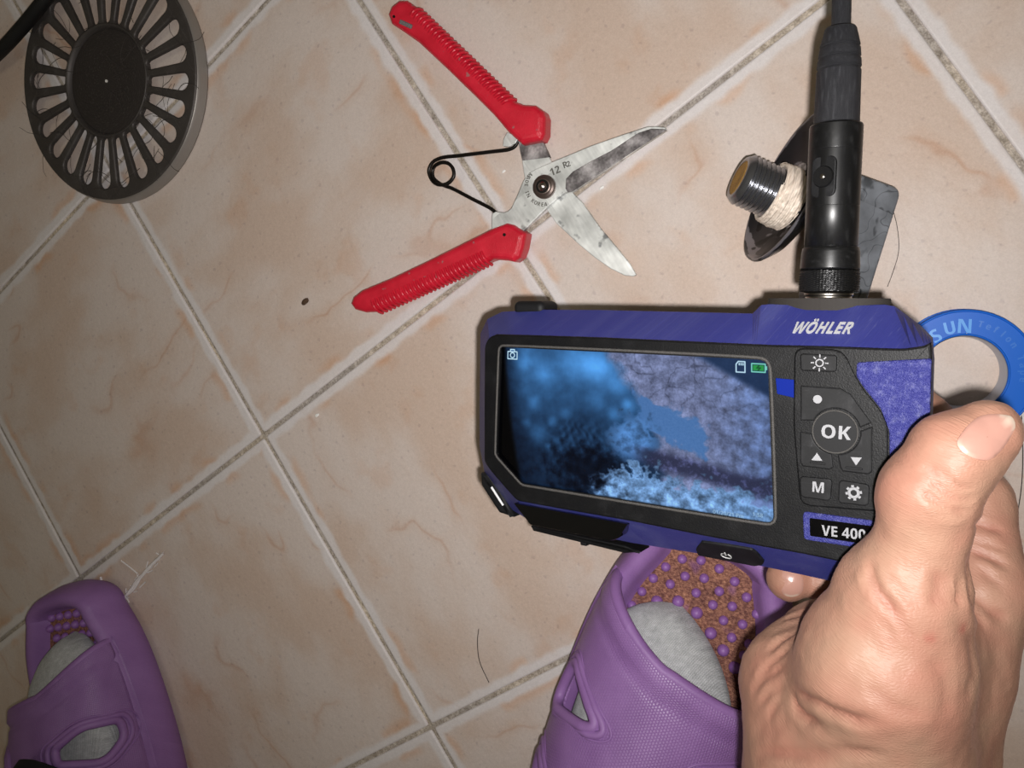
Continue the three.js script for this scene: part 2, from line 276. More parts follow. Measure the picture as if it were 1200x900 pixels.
const plateD = (name, px, z0, z1, m, parent = dev, r = 0.0008, bev = 0.0004, label) => part(name, setUV(slab(fillet(Lp(px, (z0 + z1) / 2), r, 4), z0, z1, bev), (x, y) => [x, y]), m, parent, label);
// keypad
plateD('keypad_surround', [[931, 407], [988, 409.5], [1003, 441], [1012, 456], [1032, 480], [1041, 499], [1041, 560], [1036, 600], [938, 592], [930, 500]], 0.0005, 0.0012, mBlack, dev, 0.003, 0.0005);
const icon = (geo, parent) => part('symbol', geo, mPrint, parent);
const ringG = (c, r0, r1, z, n = 28) => { const s = new THREE.Shape(); s.absarc(0, 0, r1, 0, Math.PI * 2); const h = new THREE.Path(); h.absarc(0, 0, r0, 0, Math.PI * 2, true); s.holes.push(h); return new THREE.ExtrudeGeometry(s, { depth: 0.00012, bevelEnabled: false, curveSegments: n }).translate(c.x, c.y, z); };
const discG = (c, r, z) => new THREE.CylinderGeometry(r, r, 0.00012, 28).rotateX(Math.PI / 2).translate(c.x, c.y, z + 0.00006);
const BT = 0.0022;
const polyG = (px, z = BT) => slab(Lp(px, z).map(p => new THREE.Vector2(p.x, p.y)), z, z + 0.00012, 0);
{
  const b = plateD('light_button', [[938, 414], [981.5, 416], [980.7, 436], [938.6, 434.5]], 0.0005, BT, mRubber, dev, 0.001);
  const c = L(960.5, 425.3, BT), gs = [ringG(c, 0.00075, 0.0011, BT)];
  for (let k = 0; k < 8; k++) gs.push(new THREE.BoxGeometry(0.00085, 0.00032, 0.00012).translate(0.00185, 0, 0).rotateZ(k * Math.PI / 4).translate(c.x, c.y, BT + 0.00006));
  icon(merge(gs), b);
}
const okC = L(978.5, 506, BT);
const okR = (L(1005, 506, BT).x - L(952, 506, BT).x) / 2;
{
  const cut = (ang0, ang1, n = 10) => { const o = []; for (let k = 0; k <= n; k++) { const a = mix(ang0, ang1, k / n); o.push(new THREE.Vector2(okC.x + Math.cos(a) * (okR + 0.0005), okC.y + Math.sin(a) * (okR + 0.0005))); } return o; };
  const b1 = part('record_button', setUV(slab([...Lp([[937.5, 493], [937.5, 452], [984, 455]], BT), ...Lp([[996, 462], [1021, 496]], BT), ...cut(0.25, 2.75)].map(p => new THREE.Vector2(p.x, p.y)), 0.0005, BT - 0.0003, 0.0004), (x, y) => [x, y]), mRubber, dev);
  icon(discG(L(957.8, 468, BT), 0.00115, BT - 0.0003), b1);
  const b2 = part('up_button', setUV(slab([...cut(-2.95, -1.68), ...Lp([[976, 548], [972, 551], [940, 547], [937, 542], [937, 506]], BT)].map(p => new THREE.Vector2(p.x, p.y)), 0.0005, BT - 0.0003, 0.0004), (x, y) => [x, y]), mRubber, dev);
  icon(polyG([[957.5, 530.5], [963.8, 540], [951, 539.2]], BT - 0.0003), b2);
  icon(new RoundedBoxGeometry(0.004, 0.0006, 0.0006, 2, 0.0002).translate(L(958, 543, BT).x, L(958, 543, BT).y, BT - 0.0003), b2).material = mRubber;
  const b3 = part('down_button', setUV(slab([...Lp([[1022, 500], [1021.5, 553], [1018, 556.5], [987, 553], [984, 548]], BT), ...cut(-1.45, 0.12)].map(p => new THREE.Vector2(p.x, p.y)), 0.0005, BT - 0.0003, 0.0004), (x, y) => [x, y]), mRubber, dev);
  icon(polyG([[997, 535.6], [1010, 536.2], [1003.2, 545.4]], BT - 0.0003), b3);
  icon(new RoundedBoxGeometry(0.0042, 0.0006, 0.0006, 2, 0.0002).translate(L(1000.5, 549, BT).x, L(1000.5, 549, BT).y, BT - 0.0003), b3).material = mRubber;
  const ok = part('ok_button', new THREE.CylinderGeometry(okR - 0.0002, okR, BT - 0.0004, 48).rotateX(Math.PI / 2).translate(okC.x, okC.y, 0.0005 + BT / 2), mRubber, dev);
  part('button_ring', new THREE.TorusGeometry(okR, 0.00022, 8, 64).translate(okC.x, okC.y, BT + 0.0001), mDust, dev);
  const t = text('OK', 0.0036); t.computeBoundingBox(); const w = t.boundingBox.max.x; t.translate(-w / 2, -0.0018, 0).scale(1.12, 1, 1).translate(okC.x + 0.0002, okC.y, BT + 0.0003); icon(t, ok);
  const m = plateD('menu_button', [[937.5, 557.5], [976, 561], [973.5, 587], [938.5, 582]], 0.0005, BT, mRubber, dev, 0.0012);
  const tm = text('M', 0.0029); { const c = L(956.5, 570.5, BT); tm.translate(-0.0013, -0.00145, 0).translate(c.x, c.y, BT); } icon(tm, m);
  const s = plateD('settings_button', [[983.5, 562], [1019.5, 567.5], [1018, 593], [982.5, 589]], 0.0005, BT, mRubber, dev, 0.0012);
  const c = L(1000.5, 577.5, BT), gs = [ringG(c, 0.0008, 0.0015, BT)];
  for (let k = 0; k < 8; k++) gs.push(new THREE.BoxGeometry(0.0007, 0.0007, 0.00012).translate(0.0017, 0, 0).rotateZ(k * Math.PI / 4 + 0.2).translate(c.x, c.y, BT + 0.00006));
  icon(merge(gs), s);
}
plateD('grip_panel', [[1004, 424.5], [1092, 420], [1090, 487], [1083, 640], [1044, 632], [1042, 505], [1032, 479], [1012, 454], [1003.5, 441]], 0.0003, 0.0014, mBlueGrip, dev, 0.0008, 0.0006, 'textured blue grip panel');
{
  const f = plateD('label_frame', [[941, 599], [1040, 612], [1040, 647], [942, 632]], 0.0004, 0.0014, mBlueGrip, dev, 0.0012);
  const p = plateD('label_plate', [[949, 606.5], [1038, 618], [1038, 641], [949.5, 627.5]], 0.0004, 0.0016, mBlackGloss, f, 0.0004, 0.0002, 'black plate reading VE 400');
  void p;
  const a = L(963, 627, 0.0016), b = L(1014.5, 633, 0.0016), t = text('VE 400', 0.00285); t.computeBoundingBox(); const w = t.boundingBox.max.x, d = Math.hypot(b.x - a.x, b.y - a.y);
  t.scale(d / w, 1, 1).rotateZ(Math.atan2(b.y - a.y, b.x - a.x)).translate(a.x, a.y, 0.0016); part('lettering', t, mPrint, f);
}
plateD('sticker', [[909, 443], [932.3, 445.2], [934, 467], [910.8, 461.5]], 0.0006, 0.0009, phys({ color: 0x001a72, roughness: 0.6, specularIntensity: 0.2 }), dev, 0.0003, 0.0001, 'small bright blue sticker beside the screen');
plateD('lower_window', [[607.5, 587.5], [740.5, 611.5], [729, 628.5], [721, 631], [627, 612.5]], -0.006, 0.0004, mBlackGloss, dev, 0.0006, 0.0003, 'glossy black panel under the screen');
// plates on the sloping shoulders
function slopeFrame(p0, p1, p2) { const X = p1.clone().sub(p0).normalize(), N = X.clone().cross(p2.clone().sub(p0)).normalize(); if (N.z < 0) N.negate(); const Y = N.clone().cross(X); const M = new THREE.Matrix4().makeBasis(X, Y, N).setPosition(p0); const inv = M.clone().invert(); return { M, hit: (x, y, h = 0) => { const r = rayD(x, y), o = p0.clone().addScaledVector(N, h); const t = o.sub(eyeD).dot(N) / r.dot(N); return eyeD.clone().addScaledVector(r, t).applyMatrix4(inv); } }; }
{
  const f = slopeFrame(L(900, 404, 0), L(1036, 408, 0), L(970, 359.5, -0.012));
  const a = f.hit(928, 391.2), b = f.hit(998, 392), tp = f.hit(930, 378.4), t = text('WÖHLER', 1, 0.0003); t.computeBoundingBox(); const bb = t.boundingBox, cap = text('H', 1).boundingBox.max.y;
  t.scale((b.x - a.x) / bb.max.x, (tp.y - a.y) / cap, 1);
  t.applyMatrix4(new THREE.Matrix4().set(1, 0.22, 0, -0.0004, 0, 1, 0, 0, 0, 0, 1, 0, 0, 0, 0, 1));
  t.rotateZ(Math.atan2(b.y - a.y, b.x - a.x)).translate(a.x, a.y, 0.0002).applyMatrix4(f.M); part('brand_lettering', t, mat({ color: 0xaaaaad, roughness: 0.5 }), dev, 'white brand lettering WÖHLER');
  const q = slopeFrame(L(740, 610.5, 0), L(940, 648.5, 0), L(840, 653, -0.012));
  const poly = fillet([[823, 632.5], [853, 636.5], [882, 641.5], [888, 646], [896, 656], [894.5, 659.5], [885, 661], [819, 648.5], [816, 642]].map(p => q.hit(...p)).map(p => new THREE.Vector2(p.x, p.y)), 0.0006, 3);
  if (area2(poly) < 0) poly.reverse();
  const pb = part('power_button', slab(poly, -0.001, 0.0009, 0.0004).applyMatrix4(q.M), mRubber, dev, 'black rubber power button');
  const c = q.hit(852, 648), arc = new THREE.TorusGeometry(0.00155, 0.0002, 6, 32, Math.PI * 2 - 1.1).rotateZ(Math.PI / 2 + 0.55).translate(c.x, c.y, 0.001), bar = new THREE.BoxGeometry(0.0004, 0.0018, 0.0003).translate(c.x, c.y + 0.0013, 0.001);
  part('symbol', merge([arc, bar]).applyMatrix4(q.M), mat({ color: 0xb5b5b5, roughness: 0.5 }), pb);
}
{ // black rubber bump at the top left, lamp at the lower left corner, folding stand below
  const b = L(630, 357, -0.018); part('rubber_stop', new RoundedBoxGeometry(0.0125, 0.005, 0.012, 4, 0.0022).translate(b.x, b.y - 0.0012, -0.017), mRubber, dev);
  const lp = fillet(Lp([[565, 553], [566, 568], [587, 600.5], [604, 606], [592, 578], [575, 553]], -0.013).map(p => new THREE.Vector2(p.x, p.y)), 0.0005, 2); if (area2(lp) < 0) lp.reverse();
  const lamp = part('lamp_housing', slab(lp, -0.022, -0.0115, 0.0012), mRubber, dev, 'dark grey lamp at the corner');
  const a = L(576, 571, -0.011), e = L(589.5, 592, -0.011); part('highlight_strip', tube([a, a.clone().lerp(e, 0.5), e], 0.00045, 8, 8), mat({ color: 0xcfcfcf, roughness: 0.3 }), lamp);  // white highlight on the lamp corner, modelled as a pale strip
  const s = fillet(Lp([[628, 613], [738, 636], [757, 644], [737, 645], [631, 619.5]], -0.02).map(p => new THREE.Vector2(p.x, p.y)), 0.0004, 2); if (area2(s) < 0) s.reverse();
  part('stand', slab(s, -0.024, -0.016, 0.0006), mBlack, dev, 'black folding stand under the housing');
  const n = L(686, 635, -0.02); part('stand_catch', new RoundedBoxGeometry(0.0026, 0.0022, 0.003, 2, 0.0004).translate(n.x, n.y, -0.02), mBlack, dev);
  const k = L(970, 355, -0.02); const cg = new THREE.CylinderGeometry(1, 1.03, 0.0034, 48).scale(0.0168, 1, 0.0088).translate(k.x, k.y - 0.0004, -0.0195); part('socket_collar', cg, phys({ map: rep(dustTex([0.16, 0.145, 0.135], 0.2, 20), 10, 10), roughness: 0.7, specularIntensity: 0.4 }), dev, 'dusty dark socket rim');
}

// ------------------------------------------------------------------ the plug and its cable
{
  const H0 = -0.0195, b = L(970.5, 356, H0), sc = scaleAt(970, 300, H0);
  const wp = b.clone().applyQuaternion(devQ).add(DO);
  const pl = thing('cable_plug', 'black metal cable plug with a knurled collar screwed into the blue camera', 'plug', wp); pl.quaternion.copy(devQ);
  const Y = py => L(971, py, H0).y - b.y, R = px => px * sc;
  const lathe = prof => new THREE.LatheGeometry(prof.map(([py, r]) => new THREE.Vector2(R(r), Y(py))), 56);
  const mPlug = phys({ map: rep(dustTex([0.075, 0.075, 0.078], 0.1, 8), 3, 3), roughness: 0.34, metalness: 0.25 });
  const mSteel = mat({ color: 0xa8a29a, roughness: 0.28, metalness: 1 });
  const mRub2 = phys({ map: rep(dustTex([0.1, 0.1, 0.115], 0.14, 14), 3, 3), roughness: 0.55, bumpMap: rep(rubberBump, 3, 3), bumpScale: 0.0001, specularIntensity: 0.7 });
  part('socket_ring', lathe([[359, 0], [359, 27], [356, 28], [351, 28], [350, 25.5], [347, 25.5], [346, 27], [341, 27], [341, 0]]), mSteel, pl, 'shiny steel ring');
  part('red_mark', new THREE.CylinderGeometry(0.0009, 0.0009, 0.0006, 20).rotateX(Math.PI / 2).translate(-0.0018, Y(353), R(28) * 0.965), mat({ color: 0x9a1018, roughness: 0.5 }), pl, 'red alignment mark');
  { // knurled collar: diamond relief in the geometry itself
    const rows = 30, cols = 168, rings = [];
    for (let i = 0; i <= rows; i++) { const t = i / rows, r = []; for (let j = 0; j < cols; j++) { const a = j / cols * Math.PI * 2, k = Math.abs(((j / 3 + i * 0.72) % 2 + 2) % 2 - 1) * Math.abs(((j / 3 - i * 0.72) % 2 + 2) % 2 - 1), rr = R(31.6) + 0.0008 * k * Math.sin(Math.PI * clamp(t * 1.0)) ** 0.3; r.push(V(Math.cos(a) * rr, mix(Y(342), Y(317), t), -Math.sin(a) * rr)); } rings.push(r); }
    part('knurled_ring', loft(rings, { capStart: true, capEnd: true }), mPlug, pl, 'knurled grip ring');
  }
  part('collar', lathe([[317, 0], [317, 32.5], [314, 33], [296, 32], [291, 31], [290, 29], [290, 0]]), mPlug, pl);
  part('barrel', lathe([[290.5, 0], [290.5, 29.6], [243.5, 29.4], [243.2, 28.9], [242.6, 28.9], [242.3, 29.4], [178.5, 29.2], [178.2, 28.7], [177.6, 28.7], [177.3, 29.2], [150, 29.2], [148, 28.4], [148, 0]]), mPlug, pl, 'black metal barrel');
  { const y0 = Y(211); const rec = part('switch_plate', slab(fillet([V(-R(14), y0 - R(23)), V(R(14), y0 - R(23)), V(R(14), y0 + R(23)), V(-R(14), y0 + R(23))], R(9), 6), R(23), R(29), 0.0003).rotateY(-0.2), mRubber, pl);
    part('round_button', new THREE.CylinderGeometry(R(11), R(12.5), R(3), 36).rotateX(Math.PI / 2).translate(0, y0, R(30)).rotateY(-0.2), mPlug, rec); part('button_dot', new THREE.SphereGeometry(R(3), 16, 10).scale(1, 1, 0.4).translate(0, y0, R(31.4)).rotateY(-0.2), mSteel, rec); }
  part('strain_relief', lathe([[149, 0], [149, 24.6], [146, 25], [86, 24], [84, 22.6], [82.6, 22.6], [81, 24], [73, 23.4], [72, 21.5], [70, 21.5], [69, 23], [60, 22.2], [59, 20.4], [57, 20.4], [56, 21.8], [37, 17.2], [35, 15.8], [35, 0]]), mRub2, pl, 'ribbed black rubber strain relief');
  const c0 = V(0, Y(60), 0), pts = [c0, V(0, Y(20), 0), V(-0.0006, Y(-40), -0.001), V(-0.002, Y(-160), -0.012), V(-0.004, Y(-330), -0.05)];
  part('cable', tube(pts, R(10.6), 40, 20), mRub2, pl, 'thick black cable');
}

// ------------------------------------------------------------------ drain grate
{
  const c = V(-0.2767, 0, -0.3478), R = 0.0722, RF = 0.0742, H = 0.008;
  const g = thing('drain_grate', 'round dark metal drain grate with radial slots lying on the tiles', 'drain grate', c);
  const gm = phys({ map: rep(dustTex([0.3, 0.28, 0.27], 0.14, 10), 5, 5), roughness: 0.55, metalness: 0.45 });
  const em = phys({ map: rep(dustTex([0.62, 0.6, 0.58], 0.2, 16), 5, 5), roughness: 0.45, metalness: 0.6 });
  const circle = (r, n = 96) => Array.from({ length: n }, (_, i) => new THREE.Vector2(Math.cos(i / n * 6.283185) * r, Math.sin(i / n * 6.283185) * r));
  const slots = [];
  for (let k = 0; k < 24; k++) {
    const a = (k + 0.32) / 24 * Math.PI * 2, r0 = 0.0372, r1 = 0.0608, w0 = 0.0028, w1 = 0.0051, pts = [];
    for (let i = 0; i <= 10; i++) { const t = Math.PI / 2 - i / 10 * Math.PI; pts.push([r1 + Math.cos(t) * w1, Math.sin(t) * w1]); }
    for (let i = 0; i <= 8; i++) { const t = -Math.PI / 2 - i / 8 * Math.PI; pts.push([r0 + Math.cos(t) * w0, Math.sin(t) * w0]); }
    slots.push(pts.map(([x, y]) => new THREE.Vector2(x * Math.cos(a) - y * Math.sin(a), x * Math.sin(a) + y * Math.cos(a))));
  }
  const plate = slab(circle(R), H - 0.0034, H, 0.0011, [circle(0.0322, 72).map(p => p.rotateAround(new THREE.Vector2(), 0.05)), ...slots], 3).applyMatrix4(up90);
  part('slotted_plate', setUV(plate, (x, y, z) => [x, z]), gm, g);
  const lathe = p => new THREE.LatheGeometry(p.map(q => new THREE.Vector2(...q)), 96);
  part('rim', lathe([[R - 0.003, H - 0.003], [R - 0.0004, H - 0.0008], [R + 0.0004, H - 0.0012], [R + 0.001, H - 0.003], [RF, 0.0012], [RF, 0.0002], [RF - 0.002, 0.0002], [R - 0.002, H - 0.0036]]), em, g, 'pale worn metal rim');
  part('hub_ring', lathe([[0.0345, H - 0.0035], [0.0342, H + 0.0001], [0.0334, H + 0.0005], [0.0324, H - 0.0002], [0.0316, H - 0.0016], [0.0312, H - 0.003]]), gm, g);
  const hub = part('hub_disc', lathe([[0, H - 0.0012], [0.02, H - 0.0013], [0.03, H - 0.0017], [0.0318, H - 0.0028], [0.0318, H - 0.0045], [0, H - 0.0045]]), mat({ map: rep(dustTex([0.16, 0.135, 0.12], 0.14, 12), 6, 6), roughness: 0.9, metalness: 0 }), g, 'dark dull centre disc');
  part('centre_dot', new THREE.CylinderGeometry(0.0009, 0.0009, 0.0006, 16).translate(0, H - 0.001, 0), mat({ color: 0xe8e4e0, roughness: 0.5 }), hub, 'tiny white dot');
  // hair and lint caught on it
  const hairs = [];
  for (let k = 0; k < 70; k++) {
    const a = rnd() * 6.28, r = Math.sqrt(rnd()) * 0.066; let p = V(c.x + Math.cos(a) * r, H + 0.0004 + rnd() * 0.0005, c.z + Math.sin(a) * r), d = rnd() * 6.28; const cur = (rnd() - 0.5) * 1.6, pts = [];
    for (let i = 0; i < 6; i++) { pts.push(p.clone()); d += cur * 0.5 + (rnd() - 0.5) * 0.7; p = p.clone().add(V(Math.cos(d) * 0.0042, 0, Math.sin(d) * 0.0042)); }
    hairs.push(tube(pts, 0.0001 + rnd() * 0.00008, 10, 4));
  }
  const hl = solo('hair_tangle', merge(hairs), mat({ color: 0x3a3430, roughness: 0.8 }), 'fine hairs and lint scattered over the drain grate', 'hair'); hl.userData.kind = 'stuff';
}
// ------------------------------------------------------------------ black cord at the corner
{
  const pts = [at(-60, 108, 0.006), at(-2, 62, 0.0115), at(26, 32, 0.0125), at(55, -3, 0.0135), at(110, -70, 0.008), at(170, -135, 0.005)];
  solo('black_cord', tube(pts, 0.0042, 50, 12), phys({ color: 0x0a0a0b, roughness: 0.6 }), 'black cord crossing the rim of the drain grate at the corner', 'cord');
}
// ------------------------------------------------------------------ shears
{
  const pv = at(636.6, 218.6, 0); pv.y = 0;
  const g = thing('garden_shears', 'open red handled garden shears with steel blades lying on the tiles', 'shears', pv);
  const W = (a, h) => a.map(([x, y]) => at(x, y, h));
  const redTex = dataTex(512, 512, (u, v) => { const n = fbm(u * 8, v * 8, 4, 5), s = sstep(0.62, 0.8, fbm(u * 16, v * 18, 8, 3)) * 0.7, d = (rnd() - 0.5) * 0.03; const b = [0.8 + n * 0.05, 0.115 + n * 0.03, 0.2 + n * 0.03]; return b.map((c, i) => mix(c, [0.6, 0.5, 0.46][i], s) + d); });
  const mRed = phys({ map: rep(redTex, 14, 14), roughness: 0.36, bumpMap: rep(rubberBump, 10, 10), bumpScale: 0.0001 });
  const steelTex = dataTex(512, 512, (u, v) => { const n = fbm(u * 5, v * 5, 2, 5) * 0.18 + nz(u * 70, v * 12, 3) * 0.05, st = sstep(0.35, 0.7, fbm(u * 9 + 3, v * 9, 9, 4)); return [0.83 + n - st * 0.3, 0.835 + n - st * 0.3, 0.825 + n - st * 0.29]; });
  const mSteel = phys({ map: rep(steelTex, 12, 12), roughness: 0.45, metalness: 0.35 });
  const dullTex = dataTex(512, 512, (u, v) => { const n = fbm(u * 7, v * 7, 5, 5) * 0.35 + nz(u * 60, v * 60, 3) * 0.1; return [0.52 + n, 0.5 + n, 0.5 + n]; });
  const mDull = phys({ map: rep(dullTex, 14, 14), roughness: 0.55, metalness: 0.45, bumpMap: rep(rubberBump, 12, 12), bumpScale: 0.0001 });
  const mDark = mat({ color: 0x1c1a19, roughness: 0.4, metalness: 0.6 });
  const xz = (x, y, z) => [x, z];
  const P = (px, y0, y1, bev, bseg) => setUV(flatPlate(W(px, y1), pv, y0, y1, bev, [], bseg), xz);
  const grip1 = [[453, 16], [457, 6], [466, -1], [475, -1], [488, 8], [500, 21], [520, 41], [544, 66], [568, 88], [588, 106], [602, 118], [612, 121.6], [626, 122.4], [635, 129], [637.6, 136], [637, 156], [633, 164], [610, 168.4], [594, 154], [576, 133], [552, 109], [520, 78], [488, 48], [468, 34], [457, 27]];
  const grip2 = [[409, 356], [412, 348], [422, 340], [458, 325], [500, 305], [540, 285], [576, 267], [592, 261], [600, 263], [615, 273], [612, 290], [608, 302], [601, 307], [592, 305], [576, 304], [564, 309], [540, 320], [512, 334], [480, 349], [450, 361], [438, 365.6], [426, 366.4], [414, 363]];
  const ribs = (parent, i0, i1, o0, o1, n) => {
    const gs = []; for (let k = 0; k < n; k++) { const t = k / (n - 1), a = at(mix(i0[0], i1[0], t), mix(i0[1], i1[1], t), 0.0148).sub(pv), b = at(mix(o0[0], o1[0], t), mix(o0[1], o1[1], t), 0.013).sub(pv), m = a.clone().lerp(b, 0.55); a.y = 0.0142; m.y = 0.0149; b.y = 0.0128; const e = b.clone().add(b.clone().sub(a).multiplyScalar(0.2)); e.y = 0.009; gs.push(tube([a, m, b, e], 0.00095, 8, 6)); }
    const r = part('grip_ribs', flatUV(merge(gs)), mRed, parent); r.userData.kind = 'stuff';
  };
  const a = part('grip', P(grip1, 0.0012, 0.0142, 0.0032, 4), mRed, g, 'upper red plastic grip with a metal catch'); ribs(a, [481, 18], [587, 121], [489.5, 10.8], [599, 116.3], 26);
  const b = part('grip', P(grip2, 0.0012, 0.0142, 0.0032, 4), mRed, g, 'lower red plastic grip'); ribs(b, [435, 352], [563, 295], [443, 364.5], [571.5, 307.5], 28);
  { const q = at(475, 28, 0.015).sub(pv); part('catch', new RoundedBoxGeometry(0.0022, 0.0012, 0.008, 2, 0.0005).rotateY(0.5).translate(q.x, 0.0145, q.z), mDull, a); const q2 = at(461, 19, 0.015).sub(pv); part('pin', new THREE.CylinderGeometry(0.0007, 0.0007, 0.0008, 12).translate(q2.x, 0.0143, q2.z), mDark, a); const q3 = at(590.5, 275, 0.015).sub(pv); part('pin', new THREE.CylinderGeometry(0.0008, 0.0008, 0.0008, 12).translate(q3.x, 0.0143, q3.z), mDark, b); }
  // lower blade: from the upper grip down to the right
  part('lower_blade', P([[606, 160], [632, 160], [640.5, 176], [646, 190], [664, 212], [671, 226], [682, 237], [704, 268], [725, 293], [738, 309], [745.6, 322], [742, 324], [732, 323], [715.6, 315], [697, 302], [679, 287], [652, 262], [640.5, 245.5], [618, 228], [614, 204], [611, 184]], 0.0045, 0.007, 0.0004), mSteel, g, 'lower steel blade');
  part('tang_step', P([[606, 158], [633, 160], [641, 177], [644, 184], [612, 188], [610, 180]], 0.005, 0.0078, 0.0003), mDull, g);
  part('spring_tab', P([[594, 155], [590, 163], [589, 171], [596, 172], [604, 168], [608, 160]], 0.005, 0.0085, 0.0003), mSteel, g);
  part('upper_blade', P([[612, 272], [643, 241], [661, 226], [671, 225], [713, 197.5], [749, 173.5], [781, 152.5], [779.5, 149], [770, 148], [759, 148.3], [732, 157], [693, 170.6], [668, 181], [646, 190], [628, 198], [620, 202.5], [613, 212], [606, 229], [599, 244], [595, 247.5], [590.6, 249], [581, 248], [577, 250], [576, 254], [576, 268], [590, 280]], 0.0074, 0.0104, 0.0004), mSteel, g, 'upper steel blade');
  { // hollow-ground bevel of the upper blade
    const o = [[663, 209.5], [671, 201], [692, 189], [716, 176.5], [748, 155.5], [763, 150.5], [779.5, 151.2], [780.5, 152.6], [749, 172.6], [713, 196.6], [671, 224.2], [665, 225.4], [662.5, 221]];
    part('blade_bevel', P(o, 0.0098, 0.0109, 0.00035), mDull, g, 'dull ground cutting bevel');
  }
  const lat = p => new THREE.LatheGeometry(p.map(q => new THREE.Vector2(...q)), 40);
  const pb = part('pivot_washer', lat([[0, 0.0136], [0.0034, 0.0136], [0.004, 0.0131], [0.0046, 0.0125], [0.0054, 0.0124], [0.0058, 0.0118], [0.0059, 0.0102], [0, 0.0102]]), mat({ color: 0x7d6f69, roughness: 0.38, metalness: 0.85 }), g);
  { const q = at(636.6, 218.6, 0.0125).sub(pv); pb.position.set(q.x, 0, q.z); }
  part('pivot_recess', lat([[0.0033, 0.0136], [0.0033, 0.01385], [0.0021, 0.0137], [0, 0.0137]]), mDark, pb);
  part('pivot_rivet', lat([[0, 0.0152], [0.0012, 0.0149], [0.0021, 0.0142], [0.0023, 0.0136], [0, 0.0136]]), mat({ color: 0xb9b0ac, roughness: 0.25, metalness: 1 }), pb);
  const sp = [[607, 166], [603, 172], [597, 175], [575, 178], [540, 182.3], [516, 185.5], [507, 190.5], [502.6, 200], [506, 211], [514, 216.5], [524, 215.5], [531.5, 207.5], [531, 198], [525, 191.5], [516, 191], [508, 197], [507.5, 207], [515, 215], [530, 221], [553, 233], [576, 245], [582, 250]].map(([x, y], i, A) => { const p = at(x, y, 0.0075 + (i > 8 && i < 15 ? 0.0016 : 0)); return p.sub(pv); });
  part('spring', tube(sp, 0.00095, 160, 8), mat({ color: 0x24201e, roughness: 0.35, metalness: 0.7 }), g, 'dark bent wire spring with one coil');
  // stamped marks on the upper blade
  const mk = [];
  const stamp = (str, x, y, ang, size) => { const t = text(str, size, 0.00012); t.computeBoundingBox(); t.translate(-t.boundingBox.max.x / 2, -size / 2, 0).applyMatrix4(up90); const q = at(x, y, 0.0105).sub(pv); t.rotateY(ang).translate(q.x, 0.01035, q.z); mk.push(t); };
  const angOf = (a, b) => { const d = at(...b, 0.0105).sub(at(...a, 0.0105)); return Math.atan2(-d.z, d.x); };
  const ang = angOf([640, 205], [690, 183]);
  stamp('12', 650, 200, ang, 0.0036); stamp('R', 662, 193, ang, 0.0030); stamp('2', 666, 192, ang, 0.0026);
  const A = 'MADE IN KOREA', cc = [636.6, 218.6];
  for (let k = 0; k < A.length; k++) { const th = mix(-2.45, -4.85, k / (A.length - 1)); const x = cc[0] + Math.cos(th) * 20, y = cc[1] + Math.sin(th) * 21; if (A[k] !== ' ') stamp(A[k], x, y, angOf([x, y], [x + Math.sin(th) * 5, y - Math.cos(th) * 5]), 0.0019); }
  part('stamped_marks', merge(mk), mat({ color: 0x66645f, roughness: 0.6, metalness: 0.4 }), g, 'small stamped figures and lettering');
}
